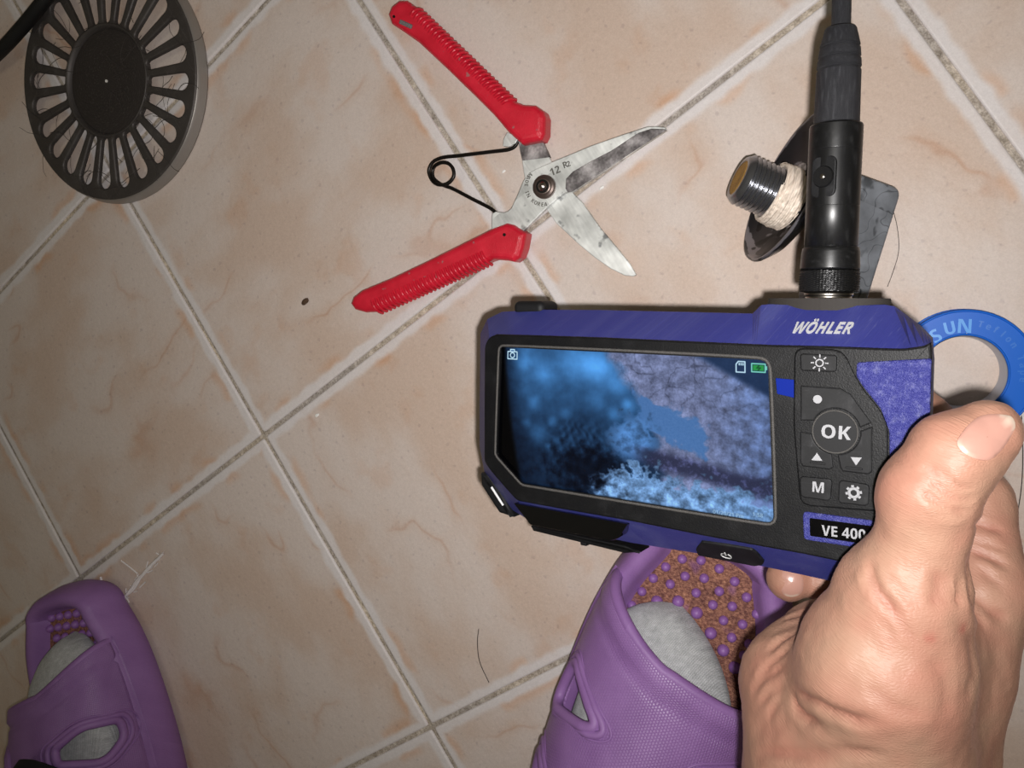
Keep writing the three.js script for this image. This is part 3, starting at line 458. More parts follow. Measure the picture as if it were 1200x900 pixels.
// ------------------------------------------------------------------ reel of tape
{
  const c = V(0.0229, 0, 0.0572);
  const g = thing('tape_reel', 'bright blue plastic reel of white thread tape lying beside the camera', 'tape reel', c);
  const mB = phys({ color: 0x0060c8, roughness: 0.4, specularIntensity: 0.5 });
  const circle = (r, n = 72) => Array.from({ length: n }, (_, i) => new THREE.Vector2(Math.cos(i / n * 6.283185) * r, Math.sin(i / n * 6.283185) * r));
  const notch = circle(0.0159).map((p, i) => { const a = i / 72 * 6.283185, k = Math.exp(-(((a - 0.95) / 0.07) ** 2)); return p.multiplyScalar(1 + 0.07 * k); });
  const fl = z => slab(circle(0.0268), z, z + 0.0012, 0.0003, [notch], 2).applyMatrix4(up90);
  const top = part('flange', fl(0.0112), mB, g); part('flange', fl(0), mB, g);
  part('flange_lip', merge([new THREE.TorusGeometry(0.0262, 0.00045, 6, 96).rotateX(Math.PI / 2).translate(0, 0.0124, 0), new THREE.TorusGeometry(0.0164, 0.0004, 6, 96).rotateX(Math.PI / 2).translate(0, 0.0124, 0)]), mB, top);
  const mW = phys({ color: 0xc9ccd8, roughness: 0.4, transmission: 0.15, thickness: 0 });
  part('core', new THREE.LatheGeometry([[0.0148, 0.0004], [0.0157, 0.012], [0.0166, 0.012], [0.016, 0.0004], [0.0148, 0.0004]].map(q => new THREE.Vector2(...q)), 72), mW, g, 'whitish inner core');
  part('tape', new THREE.LatheGeometry([[0.0166, 0.0015], [0.0225, 0.0015], [0.0225, 0.011], [0.0166, 0.011]].map(q => new THREE.Vector2(...q)), 72), mat({ color: 0xe6e6e6, roughness: 0.7 }), g, 'wound white tape');
  const gs = [], put = (ch, x, y, size, rot = 0) => { const t = text(ch, size, 0.0002); t.computeBoundingBox(); t.translate(-t.boundingBox.max.x / 2, -size / 2, 0).applyMatrix4(up90); const q = at(x, y, 0.0126).sub(c); const d = at(x + 5, y, 0.0126).sub(at(x, y, 0.0126)); t.rotateY(Math.atan2(-d.z, d.x) + rot).translate(q.x, 0.0123, q.z); gs.push(t); };
  put('N', 1129.5, 382, 0.0058, -0.02); put('U', 1112, 384.5, 0.0052, 0.25); put('S', 1096, 394, 0.0056, 0.6);
  part('lettering', merge(gs), phys({ color: 0x2f8fe0, roughness: 0.35 }), top, 'raised lettering SUN');
  const gs2 = []; const w = 'Teflon Tape'; for (let i = 0; i < w.length; i++) { if (w[i] === ' ') continue; const a = mix(1.30, -0.25, i / 11), r = 0.0214; const t = text(w[i], 0.0026, 0.00016); t.computeBoundingBox(); t.translate(-t.boundingBox.max.x / 2, -0.0013, 0).applyMatrix4(up90); const base = at(1137, 437, 0.0125), dd = at(1142, 437, 0.0125).sub(base), a0 = Math.atan2(-dd.z, dd.x); t.rotateY(a0 + a - Math.PI / 2).translate(Math.cos(a0 + a) * r, 0.0123, -Math.sin(a0 + a) * r); gs2.push(t); }
  part('small_lettering', merge(gs2), phys({ color: 0x0a6ac8, roughness: 0.35 }), top);
}
// ------------------------------------------------------------------ threaded fitting
{
  // its own frame: z along the pipe towards its open end
  const base = at(922, 218, 0.031), ax = camDir(-0.925, -0.37, -0.1).normalize();
  const g = thing('pipe_fitting', 'threaded metal pipe stub wound with hemp on a round flange and grey plate', 'pipe fitting', base);
  const Zt = ax, Yt = camDir(0.3, -0.95, 0.02); Yt.addScaledVector(Zt, -Yt.dot(Zt)).normalize(); const Xt = Yt.clone().cross(Zt);
  g.quaternion.setFromRotationMatrix(new THREE.Matrix4().makeBasis(Xt, Yt, Zt));
  const mCh = phys({ map: rep(dataTex(256, 256, (u, v) => { const n = fbm(u * 5, v * 5, 3, 5), p = sstep(0.0, 0.12, n), q = sstep(0.25, 0.32, fbm(u * 4 + 8, v * 4, 6, 4)), k = mix(mix(0.2, 0.52, p), 0.1, q); return [k, k * 0.98, k * 1.02]; }), 2, 1), roughness: 0.3, metalness: 0.6 });
  const chTh = phys({ color: 0x8c8d92, roughness: 0.24, metalness: 0.9 });
  const lat = (p, n = 64) => new THREE.LatheGeometry(p.map(q => new THREE.Vector2(...q)), n).rotateX(Math.PI / 2);
  part('flange', lat([[0, -0.009], [0.012, -0.009], [0.02, -0.0078], [0.028, -0.0038], [0.0316, -0.0006], [0.0325, 0.0003], [0.0332, 0], [0.0333, -0.0012], [0.029, -0.0052], [0.02, -0.0096], [0.012, -0.0108], [0, -0.0108]], 96), mCh, g, 'tarnished round dished chrome flange');
  const thr = [[0.0118, 0.003]]; for (let i = 0; i < 13; i++) { const z = 0.004 + i * 0.0021; thr.push([0.0096, z], [0.0096, z + 0.0005], [0.0107, z + 0.0011], [0.0107, z + 0.0014]); } thr.push([0.0098, 0.0317], [0.009, 0.033], [0.0074, 0.0331], [0.0068, 0.0322], [0.0066, 0.024]);
  const PS = [0, -0.005, -0.0125], pipe = part('threaded_pipe', lat(thr).translate(...PS), chTh, g, 'dark chrome threaded pipe stub');
  part('rusty_plug', lat([[0, 0.0326], [0.003, 0.0329], [0.0064, 0.0333], [0.0076, 0.0328], [0.0076, 0.0245]], 32).translate(...PS), mat({ map: rep(dataTex(128, 128, (u, v) => { const n = fbm(u * 7, v * 7, 2, 4) * 0.35; return [0.62 + n, 0.46 + n, 0.22 + n * 0.6]; }), 30, 30), roughness: 0.9 }), pipe, 'rust and dirt inside the pipe');
  // hemp windings
  const hemp = [], hp = [];
  for (let i = 0; i <= 420; i++) { const t = i / 420, a = t * Math.PI * 2 * 11, z = 0.0075 + 0.0105 * t, r = 0.0116 + 0.0008 * Math.sin(t * 3.1) + 0.0004 * nz(a * 0.7, t * 9, 1); hp.push(V(Math.cos(a) * r, Math.sin(a) * r, z + 0.0006 * nz(a * 0.5, 3, 2))); }
  hemp.push(new THREE.TubeGeometry(new THREE.CatmullRomCurve3(hp), 900, 0.00085, 6));
  for (let k = 0; k < 60; k++) { const a0 = rnd() * 6.28, z0 = 0.0075 + rnd() * 0.0108, sl = (rnd() - 0.5) * 0.004, pts = []; for (let i = 0; i < 6; i++) { const a = a0 + i * 0.3, r = 0.0124 + 0.0006 * rnd(); pts.push(V(Math.cos(a) * r, Math.sin(a) * r, z0 + sl * i / 5)); } hemp.push(tube(pts, 0.00022, 8, 4)); }
  part('hemp_winding', flatUV(merge(hemp)).translate(...PS), mat({ map: rep(dataTex(128, 128, (u, v) => { const n = fbm(u * 9, v * 9, 6, 4) * 0.16; return [0.88 + n, 0.82 + n, 0.76 + n]; }), 60, 60), roughness: 0.95 }), g, 'pale hemp thread wound on the pipe');
  // grey plate on the other side, its face up
  const c = toFrame(g, at(1020, 272, 0.03)); const hitP = (x, y) => { const e = toFrame(g, EYE), r = toFrame(g, EYE.clone().add(ray(x, y))).sub(e); return e.addScaledVector(r, (c.x - e.x) / r.x); };
  const gt = dataTex(512, 512, (u, v) => { const n = fbm(u * 5, v * 5, 3, 5), sc = 1 - sstep(0, 0.02, Math.abs(nz(u * 3.2, v * 6, 5) + 0.3 * nz(u * 12, v * 12, 1))), dk = sstep(0.3, 0.5, fbm(u * 4, v * 7, 12, 4)); const k = 0.47 + n * 0.12 - sc * 0.16 - dk * 0.16; return [k, k * 1.03, k * 1.08]; });
  const mG = phys({ map: rep(gt, 16, 16), roughness: 0.5, metalness: 0.3 });
  const out = fillet([[988, 202], [1050, 224.5], [1003, 375], [938, 352]].map(p => { const q = hitP(...p); return new THREE.Vector2(q.z, q.y); }), 0.004, 5);
  if (area2(out) < 0) out.reverse();
  const pg = slab(out, -0.0045, 0.0045, 0.0012, [], 3); // x=z axis, y=y axis
  const upN = toFrame(g, base.clone().add(V(0, 1, 0))).x >= 0 ? 1 : -1;
  pg.applyMatrix4(new THREE.Matrix4().makeBasis(V(0, 0, 1), V(0, 1, 0), V(-1, 0, 0))).translate(c.x, 0, 0);
  void upN;
  part('plate', setUV(pg, (x, y, z) => [y, z]), mG, g, 'scuffed grey plate with rounded corners');
  part('neck', new THREE.CylinderGeometry(0.011, 0.011, 0.02, 40).rotateX(Math.PI / 2).translate(0, 0, -0.012), mCh, g);
}
function toFrame(g, p) { g.updateMatrixWorld(true); return g.worldToLocal(p.clone()); }

// ------------------------------------------------------------------ slippers
// right-foot frame: origin under the toe end, +z towards the heel, -x the inner (big toe) side, y up
const crOf = (tab) => (z) => { let i = 0; while (i < tab.length - 2 && z > tab[i + 1][0]) i++; const [z0, w0] = tab[i], [z1, w1] = tab[i + 1], a = tab[Math.max(0, i - 1)], b = tab[Math.min(tab.length - 1, i + 2)], t = clamp((z - z0) / (z1 - z0)), h = z1 - z0, m0 = i ? (w1 - a[1]) / (z1 - a[0]) * h : (w1 - w0), m1 = i < tab.length - 2 ? (b[1] - w0) / (b[0] - z0) * h : (w1 - w0); const t2 = t * t, t3 = t2 * t; return (2 * t3 - 3 * t2 + 1) * w0 + (t3 - 2 * t2 + t) * m0 + (-2 * t3 + 3 * t2) * w1 + (t3 - t2) * m1; };
const wIn = crOf([[0.018, 0.0305], [0.04, 0.039], [0.07, 0.0445], [0.12, 0.047], [0.18, 0.042], [0.25, 0.034]]);
const wOut = crOf([[0.018, 0.0375], [0.04, 0.0465], [0.07, 0.051], [0.12, 0.049], [0.18, 0.042], [0.25, 0.034]]);
const halfIn = z => z < 0.018 ? 0.0305 * Math.sqrt(clamp(1 - ((0.018 - z) / 0.018) ** 2)) ** 0.9 : z > 0.25 ? 0.034 * Math.sqrt(clamp(1 - ((z - 0.25) / 0.028) ** 2)) : wIn(z);
const halfOut = z => z < 0.018 ? 0.0375 * Math.sqrt(clamp(1 - ((0.018 - z) / 0.018) ** 2)) ** 0.9 : z > 0.25 ? 0.034 * Math.sqrt(clamp(1 - ((z - 0.25) / 0.028) ** 2)) : wOut(z);
const SOLE = (() => { const zs = []; for (let i = 0; i <= 12; i++) zs.push(0.018 * (1 - Math.cos(i / 12 * Math.PI / 2))); for (let i = 1; i < 44; i++) zs.push(0.018 + i / 44 * 0.232); for (let i = 0; i <= 12; i++) zs.push(0.25 + 0.028 * Math.sin(i / 12 * Math.PI / 2)); const o = []; zs.forEach(z => o.push([halfOut(z), z])); zs.slice(1, -1).reverse().forEach(z => o.push([-halfIn(z), z])); return o; })();
const soleN = SOLE.map((p, i) => { const a = SOLE[(i + SOLE.length - 1) % SOLE.length], b = SOLE[(i + 1) % SOLE.length], dx = b[0] - a[0], dz = b[1] - a[1], l = Math.hypot(dx, dz) || 1; return [dz / l, -dx / l]; });
const soleRing = (inset, y) => SOLE.map((p, i) => V(p[0] - soleN[i][0] * inset, y, p[1] - soleN[i][1] * inset));
const purpleTex = dataTex(512, 512, (u, v) => { const n = fbm(u * 7, v * 7, 3, 5) * 0.035, d = (rnd() - 0.5) * 0.02; return [0.56 + n + d, 0.405 + n + d, 0.635 + n + d]; });
const weave = greyTex(256, 256, (u, v) => { const a = Math.abs(((u * 16) % 1) - 0.5) * 2, b = Math.abs(((v * 16 + (Math.floor(u * 16) & 1) * 0.5) % 1) - 0.5) * 2; return 0.2 + 0.8 * Math.min(1, 1.5 * Math.min(1 - a * a, 1 - b * b)); });
const mPurple = phys({ map: rep(purpleTex, 8, 8), roughness: 0.55, bumpMap: rep(rubberBump, 8, 8), bumpScale: 0.00008 });
const mStrap = phys({ map: rep(purpleTex, 8, 8), roughness: 0.42, bumpMap: rep(weave, 50, 50), bumpScale: 0.0002 });
const brownTex = dataTex(512, 512, (u, v) => { const n = fbm(u * 10, v * 10, 3, 5), e = fbm(u * 60, v * 60, 6, 2), p = sstep(0.25, 0.6, fbm(u * 5 + 9, v * 5, 7, 3)); const b = [0.55 + 0.1 * n + 0.2 * e, 0.37 + 0.08 * n + 0.17 * e, 0.31 + 0.05 * n + 0.13 * e]; return b.map((c, i) => mix(c, [0.55, 0.36, 0.58][i], p * 0.55)); });
const mBrown = phys({ map: rep(brownTex, 11, 11), roughness: 0.85, bumpMap: rep(rubberBump, 6, 6), bumpScale: 0.0008 });
const mNub = phys({ color: 0x8a5ea0, roughness: 0.5 });
const evalr = new Evaluator(); evalr.attributes = ['position', 'normal', 'uv'];
// strap surface
const frontZ = x => 0.058 + (x < 0 ? 0.46 : 0.26) * x;
function strapP(a, z) {                        // a: -1 inner edge .. 1 outer edge
  const hi = halfIn(z) - 0.003, ho = halfOut(z) - 0.003, th = a * Math.PI / 2, s = Math.sin(th), c = Math.max(0, Math.cos(th)), hs = 0.030 + 0.033 * sstep(0.035, 0.15, z);
  const x = (s < 0 ? -hi : ho) * Math.pow(Math.abs(s), 0.86), y = 0.026 + hs * Math.pow(c, 0.8);
  return V(x, y, z);
}
const strapZ = (a, b) => { const z0 = frontZ(Math.sin(a * Math.PI / 2) * 0.045); return z0 + (0.2 - z0) * b; };
function strapN(a, z) { const e = 0.004, a0 = Math.max(-0.995, a - e), a1 = Math.min(0.995, a + e), da = strapP(a1, z).sub(strapP(a0, z)), dz = strapP(a, z + 0.001).sub(strapP(a, z - 0.001)); return dz.cross(da).normalize(); }
function makeSlipper(name, mir, pos, turn, label, nubs, holes) {
  const g = thing(name, label, 'slipper', pos, 'purple slippers'); g.rotation.y = turn;
  const fix = geo => { if (mir > 0) return geo; const q = geo.clone(); q.scale(-1, 1, 1); if (q.index) { const ix = q.index.array; for (let i = 0; i < ix.length; i += 3) { const t = ix[i]; ix[i] = ix[i + 1]; ix[i + 1] = t; } q.computeVertexNormals(); } else { for (const k of Object.keys(q.attributes)) { const at = q.attributes[k], n = at.itemSize, A = at.array; for (let i = 0; i < at.count; i += 3) for (let c = 0; c < n; c++) { const t = A[(i + 1) * n + c]; A[(i + 1) * n + c] = A[(i + 2) * n + c]; A[(i + 2) * n + c] = t; } } } return q; };
  const prof = [[0.02, 0.0], [0.0055, 0.0], [0.002, 0.002], [-0.0005, 0.008], [-0.0012, 0.014], [0, 0.022], [0.0012, 0.0275], [0.0032, 0.0306], [0.006, 0.0318], [0.009, 0.031], [0.0112, 0.0285], [0.0126, 0.025], [0.0145, 0.0222], [0.0165, 0.0195], [0.018, 0.016]];
  part('sole', fix(loft(prof.map(([i, y]) => soleRing(i, y)), { uvFn: (x, y, z) => [x + 0.3 * y, z + 0.7 * y] })), mPurple, g, 'purple sole with a raised edge');
  const bedPts = SOLE.map(([x, z]) => new THREE.Vector2(x * 0.71, -(0.0132 + z * 0.905)));
  const bed = part('footbed', fix(setUV(slab(bedPts, 0.012, 0.0214, 0).applyMatrix4(up90), (x, y, z) => [x, z])), mBrown, g, 'footbed brown with dirt');
  const ng = new THREE.SphereGeometry(1, 16, 10);
  for (const [x, z, r] of nubs) { const n = part('nub', ng, mNub, bed); n.position.set(mir * x, 0.0214, z); n.scale.set(r, r * 1.15, r); }
  // strap shell
  const NA = 72, NB = 48, outer = [], inner = [];
  for (let j = 0; j <= NB; j++) for (let i = 0; i <= NA; i++) {
    const a = -1 + 2 * i / NA, b = j / NB, z = strapZ(a, b), p = strapP(a, z), n = strapN(a, z), d = (b * (0.2 - 0.05)), band = 1 - sstep(0.0095, 0.0118, d), groove = Math.exp(-(((d - 0.0125) / 0.0012) ** 2)), th = 0.0012 + 0.0012 * band * sstep(-0.001, 0.004, d) - 0.0009 * groove;
    outer.push(p.clone().addScaledVector(n, th)); inner.push(p.clone().addScaledVector(n, -0.003));
  }
  const pos3 = [], uv = [], idx = [], W = NA + 1; let al = 0;
  const arc = []; for (let i = 0; i <= NA; i++) { const p = strapP(-1 + 2 * i / NA, 0.1); if (i) al += p.distanceTo(strapP(-1 + 2 * (i - 1) / NA, 0.1)); arc.push(al); }
  [outer, inner].forEach(l => l.forEach((p, k) => { pos3.push(p.x, p.y, p.z); uv.push(arc[k % W], p.z); }));
  const O = W * (NB + 1), q = (a, b, c, d) => idx.push(a, b, c, a, c, d);
  for (let j = 0; j < NB; j++) for (let i = 0; i < NA; i++) { const a = j * W + i; q(a, a + W, a + W + 1, a + 1); q(O + a, O + a + 1, O + a + W + 1, O + a + W); }
  for (let i = 0; i < NA; i++) { q(i, i + 1, O + i + 1, O + i); const a = NB * W + i; q(a, O + a, O + a + 1, a + 1); }
  for (let j = 0; j < NB; j++) { const a = j * W; q(a, O + a, O + a + W, a + W); const b = a + NA; q(b, b + W, O + b + W, O + b); }
  let sg = new THREE.BufferGeometry(); sg.setAttribute('position', new THREE.Float32BufferAttribute(pos3, 3)); sg.setAttribute('uv', new THREE.Float32BufferAttribute(uv, 2)); sg.setIndex(idx); sg.computeVertexNormals();
  let brush = new Brush(sg); brush.updateMatrixWorld();
  const rims = [];
  for (const hole of holes) {
    const poly = fillet(hole.map(([a, z]) => new THREE.Vector2(a, z * 12)), 0.17, 8).map(p => [p.x, p.y / 12]); if (area2(poly.map(p => ({ x: p[0], y: p[1] }))) < 0) poly.reverse();
    const tp = poly.map(([a, z]) => strapP(a, z).addScaledVector(strapN(a, z), 0.012)), bt = poly.map(([a, z]) => strapP(a, z).addScaledVector(strapN(a, z), -0.012));
    const tri = THREE.ShapeUtils.triangulateShape(poly.map(p => new THREE.Vector2(p[0], p[1] * 12)), []), n = poly.length, pp = [], ii = [];
    [...tp, ...bt].forEach(p => pp.push(p.x, p.y, p.z));
    const ccw = area2(poly.map(p => ({ x: p[0], y: p[1] }))) > 0;
    const put = (a, b, c) => ccw ? ii.push(a, c, b) : ii.push(a, b, c);
    tri.forEach(([a, b, c]) => { put(a, b, c); put(n + a, n + c, n + b); });
    for (let i = 0; i < n; i++) { const k = (i + 1) % n; put(i, n + i, n + k); put(i, n + k, k); }
    const cg = new THREE.BufferGeometry(); cg.setAttribute('position', new THREE.Float32BufferAttribute(pp, 3)); cg.setIndex(ii); flatUV(cg); cg.computeVertexNormals();
    const cb = new Brush(cg); cb.updateMatrixWorld(); brush = evalr.evaluate(brush, cb, SUBTRACTION); brush.updateMatrixWorld();
    const c = poly.reduce((s, p) => [s[0] + p[0] / n, s[1] + p[1] / n], [0, 0]);
    const ringAt = (k, off, r) => tube(poly.map(([a, z]) => { const cx = strapP(...c); const aa = c[0] + (a - c[0]) * k, zz = c[1] + (z - c[1]) * k; void cx; return strapP(aa, zz).addScaledVector(strapN(aa, zz), off); }), r, 120, 8, true);
    rims.push(ringAt(1.06, 0.0004, 0.0027), ringAt(1.3, 0.0006, 0.0019), ringAt(1.5, 0.0011, 0.0006));
  }
  const sgeo = brush.geometry; const flat = bare(sgeo); 
  const strap = part('strap', fix(flat), mStrap, g, 'purple strap with a fine woven texture');
  for (let i = 0; i < rims.length; i += 3) part('opening_rim', fix(flatUV(merge(rims.slice(i, i + 3)))), mPurple, strap);
  const fr = []; for (let i = 0; i <= 60; i++) { const a = -0.985 + 1.97 * i / 60, z = strapZ(a, 0) + 0.0018, p = strapP(a, z).addScaledVector(strapN(a, z), -0.0006); fr.push(p); }
  part('strap_edge', fix(flatUV(tube(fr, 0.0029, 120, 10))), mPurple, strap);
  return g;
}
const rightToe = V(-0.0975, 0, 0.0615), rightTurn = Math.atan2(-0.7681, 0.6403);    // heel direction as a turn about y
const rX = V(Math.cos(rightTurn), 0, -Math.sin(rightTurn)), rZ = V(Math.sin(rightTurn), 0, Math.cos(rightTurn));
const NUBPX = [[672, 115], [743, 120], [812, 152], [610, 145], [683, 180], [755, 188], [870, 200], [563, 188], [627, 210], [725, 243], [812, 237], [915, 260], [520, 238], [482, 290], [577, 275, 1], [657, 275, 1], [788, 288], [861, 294], [727, 318, 1], [953, 323], [828, 347], [900, 362], [780, 395, 1], [859, 412], [977, 388], [925, 436], [827, 460, 1], [870, 525, 1], [640, 330, 1], [560, 330, 1], [990, 320], [960, 480], [905, 480]].map(([x, y, k]) => { const p = at(590 + x / 3.215, 620 + y / 3.215, 0.0225).sub(rightToe); return [p.dot(rX), p.dot(rZ), k ? 0.0029 : 0.0023]; });
// toe end nubs that the camera in the hand covers
for (const [x, z] of [[-0.012, 0.019], [-0.003, 0.0175], [0.006, 0.0175], [0.015, 0.0195]]) if (NUBPX.every(n => Math.hypot(n[0] - x, n[1] - z) > 0.007)) NUBPX.push([x, z, 0.0023]);
const inHole = [[-0.72, 0.0765], [-0.81, 0.104], [-0.2, 0.092]], rearHole = [[-0.76, 0.122], [-0.84, 0.152], [-0.32, 0.15], [-0.34, 0.13]], outHole = [[0.3, 0.094], [0.66, 0.092], [0.72, 0.118], [0.34, 0.116]];
makeSlipper('slipper', 1, rightToe, rightTurn, 'purple rubber slipper below the blue camera with its bumpy brown footbed in view', NUBPX, [inHole, rearHole, outHole]);
const lx = V(0.9752, 0, 0.2213), lz = V(-0.2213, 0, 0.9752);
const leftToe = V(-0.4814, 0, -0.0956).addScaledVector(lx, -0.0225).addScaledVector(lz, -0.004); const lDir = lz.clone().addScaledVector(lx, -0.1).normalize(), leftTurn = Math.atan2(lDir.x, lDir.z);
const LN = []; for (let r = 0; r < 8; r++) for (let k = -6; k <= 6; k++) { const z = 0.0185 + r * 0.0072, x = 0.003 + (k + (r & 1) * 0.5) * 0.0084; if (x > -(halfIn(z) - 0.0165) && x < halfOut(z) - 0.0165) LN.push([x, z, 0.0029]); }
makeSlipper('slipper', -1, leftToe, leftTurn, 'purple rubber slipper in the bottom left corner with an oval opening in its strap', LN, [[[-0.84, 0.086], [-0.86, 0.097], [-0.7, 0.105], [-0.3, 0.097], [-0.26, 0.089], [-0.5, 0.081]], rearHole, outHole]);

// ------------------------------------------------------------------ the person: a hand holding the camera, two feet in socks, a trouser leg
const person = thing('person', 'person in grey socks and black trousers whose right hand holds the blue camera', 'person', rightToe.clone());
const toPerson = p => p.clone().sub(person.position);
{
  const C = (x, y, d) => [(x - 600) / F * d, (y - 450) / F * d, d];
  const bone = (a, b) => [...C(a[0], a[1], a[2]), a[3], ...C(b[0], b[1], b[2]), b[3]];
  const chain = (...ps) => ps.slice(1).map((p, i) => bone(ps[i], p));
  const main = [
    ...chain([1000, 1400, .24, .038], [1000, 1090, .224, .031], [1003, 910, .219, .0282]),
    ...chain([985, 905, .222, .025], [957, 805, .229, .0195], [966, 752, .24, .0118]),
    ...chain([1075, 905, .222, .0205], [1112, 795, .219, .0135], [1152, 690, .217, .0112]),
    ...chain([1095, 748, .212, .013], [1140, 722, .222, .0105]),
    ...chain([1000, 780, .236, .017], [1075, 725, .242, .0145])];
  const thumb = [...chain([1036, 860, .204, .0195], [1034, 780, .198, .0200], [1058, 697, .192, .0146], [1080, 630, .187, .0097], [1087, 578, .184, .0102], [1120, 533, .1805, .0096], [1155, 509, .179, .0077])];
  const index = chain([1151, 690, .217, .0112], [1139, 588, .226, .0099], [1083, 495, .255, .0085], [1043, 442, .262, .0075]);
  const middle = chain([1130, 690, .238, .0105], [1115, 600, .262, .0095], [1020, 560, .284, .0088], [965, 570, .29, .0075]);
  const ringF = chain([1105, 712, .247, .0105], [1085, 664, .27, .0095], [990, 640, .287, .0088], [938, 648, .279, .008], [926, 678, .268, .0074]);
  const little = chain([1070, 745, .25, .0105], [1040, 695, .268, .0088], [985, 662, .279, .008], [963, 682, .266, .0068]);
  const seg = (b, x, y, z) => { const ax = b[0], ay = b[1], az = b[2], dx = b[4] - ax, dy = b[5] - ay, dz = b[6] - az, l2 = dx * dx + dy * dy + dz * dz; let t = ((x - ax) * dx + (y - ay) * dy + (z - az) * dz) / l2; t = t < 0 ? 0 : t > 1 ? 1 : t; const px = x - ax - dx * t, py = y - ay - dy * t, pz = z - az - dz * t; return Math.sqrt(px * px + py * py + pz * pz) - (b[3] + (b[7] - b[3]) * t); };
  const smin = (a, b, k) => { const h = Math.max(k - Math.abs(a - b), 0) / k; return Math.min(a, b) - h * h * k * 0.25; };
  const grp = (g, k, x, y, z) => { let d = 1; for (const b of g) d = smin(d, seg(b, x, y, z), k); return d; };
  const sdf = (x, y, z) => { let d = grp(main, 0.009, x, y, z); d = smin(d, grp(index, 0.003, x, y, z), 0.004); d = smin(d, grp(thumb, 0.0035, x, y, z), 0.0025 + 0.010 * sstep(640, 760, y / z * F + 450)); d = smin(d, grp(middle, 0.004, x, y, z), 0.0025); d = smin(d, grp(ringF, 0.004, x, y, z), 0.0025); return smin(d, grp(little, 0.004, x, y, z), 0.002); };
  const grad = (x, y, z) => { const e = 0.0004; const g = [sdf(x + e, y, z) - sdf(x - e, y, z), sdf(x, y + e, z) - sdf(x, y - e, z), sdf(x, y, z + e) - sdf(x, y, z - e)], l = Math.hypot(...g) || 1; return g.map(v => v / l); };
  // surface nets
  const lo = [0.055, -0.012, 0.16], hi = [0.16, 0.29, 0.31], cs = 0.0012, N = lo.map((v, i) => Math.ceil((hi[i] - v) / cs) + 1), val = new Float32Array(N[0] * N[1] * N[2]).fill(0.02), id = (i, j, k) => (k * N[1] + j) * N[0] + i, BS = 8;
  for (let k = 0; k < N[2]; k += BS) for (let j = 0; j < N[1]; j += BS) for (let i = 0; i < N[0]; i += BS) {
    const d = sdf(lo[0] + (i + BS / 2) * cs, lo[1] + (j + BS / 2) * cs, lo[2] + (k + BS / 2) * cs), far = Math.abs(d) > BS * cs * 1.05;
    for (let c = k; c < Math.min(k + BS, N[2]); c++) for (let b = j; b < Math.min(j + BS, N[1]); b++) for (let a = i; a < Math.min(i + BS, N[0]); a++) val[id(a, b, c)] = far ? d : sdf(lo[0] + a * cs, lo[1] + b * cs, lo[2] + c * cs);
  }
  const vid = new Int32Array(val.length).fill(-1), P = [], I = [];
  for (let k = 0; k < N[2] - 1; k++) for (let j = 0; j < N[1] - 1; j++) for (let i = 0; i < N[0] - 1; i++) {
    let m = 0, sx = 0, sy = 0, sz = 0, n = 0; const v = [];
    for (let c = 0; c < 8; c++) { v[c] = val[id(i + (c & 1), j + (c >> 1 & 1), k + (c >> 2))]; if (v[c] < 0) m |= 1 << c; }
    if (m === 0 || m === 255) continue;
    for (let a = 0; a < 8; a++) for (const bit of [1, 2, 4]) { const b = a | bit; if (b === a || (v[a] < 0) === (v[b] < 0)) continue; const t = v[a] / (v[a] - v[b]); sx += (a & 1) + (bit === 1 ? t : 0); sy += (a >> 1 & 1) + (bit === 2 ? t : 0); sz += (a >> 2) + (bit === 4 ? t : 0); n++; }
    vid[id(i, j, k)] = P.length / 3; P.push(lo[0] + (i + sx / n) * cs, lo[1] + (j + sy / n) * cs, lo[2] + (k + sz / n) * cs);
  }
  const quad = (a, b, c, d, f) => { if (a < 0 || b < 0 || c < 0 || d < 0) return; f ? I.push(a, b, c, a, c, d) : I.push(a, c, b, a, d, c); };
  for (let k = 1; k < N[2] - 1; k++) for (let j = 1; j < N[1] - 1; j++) for (let i = 1; i < N[0] - 1; i++) {
    const s = val[id(i, j, k)] < 0;
    if (s !== (val[id(i + 1, j, k)] < 0)) quad(vid[id(i, j - 1, k - 1)], vid[id(i, j, k - 1)], vid[id(i, j, k)], vid[id(i, j - 1, k)], s);
    if (s !== (val[id(i, j + 1, k)] < 0)) quad(vid[id(i - 1, j, k - 1)], vid[id(i - 1, j, k)], vid[id(i, j, k)], vid[id(i, j, k - 1)], s);
    if (s !== (val[id(i, j, k + 1)] < 0)) quad(vid[id(i - 1, j - 1, k)], vid[id(i, j - 1, k)], vid[id(i, j, k)], vid[id(i - 1, j, k)], s);
  }
  const march = (x, y, z0 = 0.15) => { const r = [(x - 600) / F, (y - 450) / F, 1], l = Math.hypot(...r); let z = z0; for (let i = 0; i < 80; i++) { const d = sdf(r[0] * z, r[1] * z, z); if (d < 1e-5) break; z += d / l; if (z > 0.33) return null; } return [r[0] * z, r[1] * z, z]; };
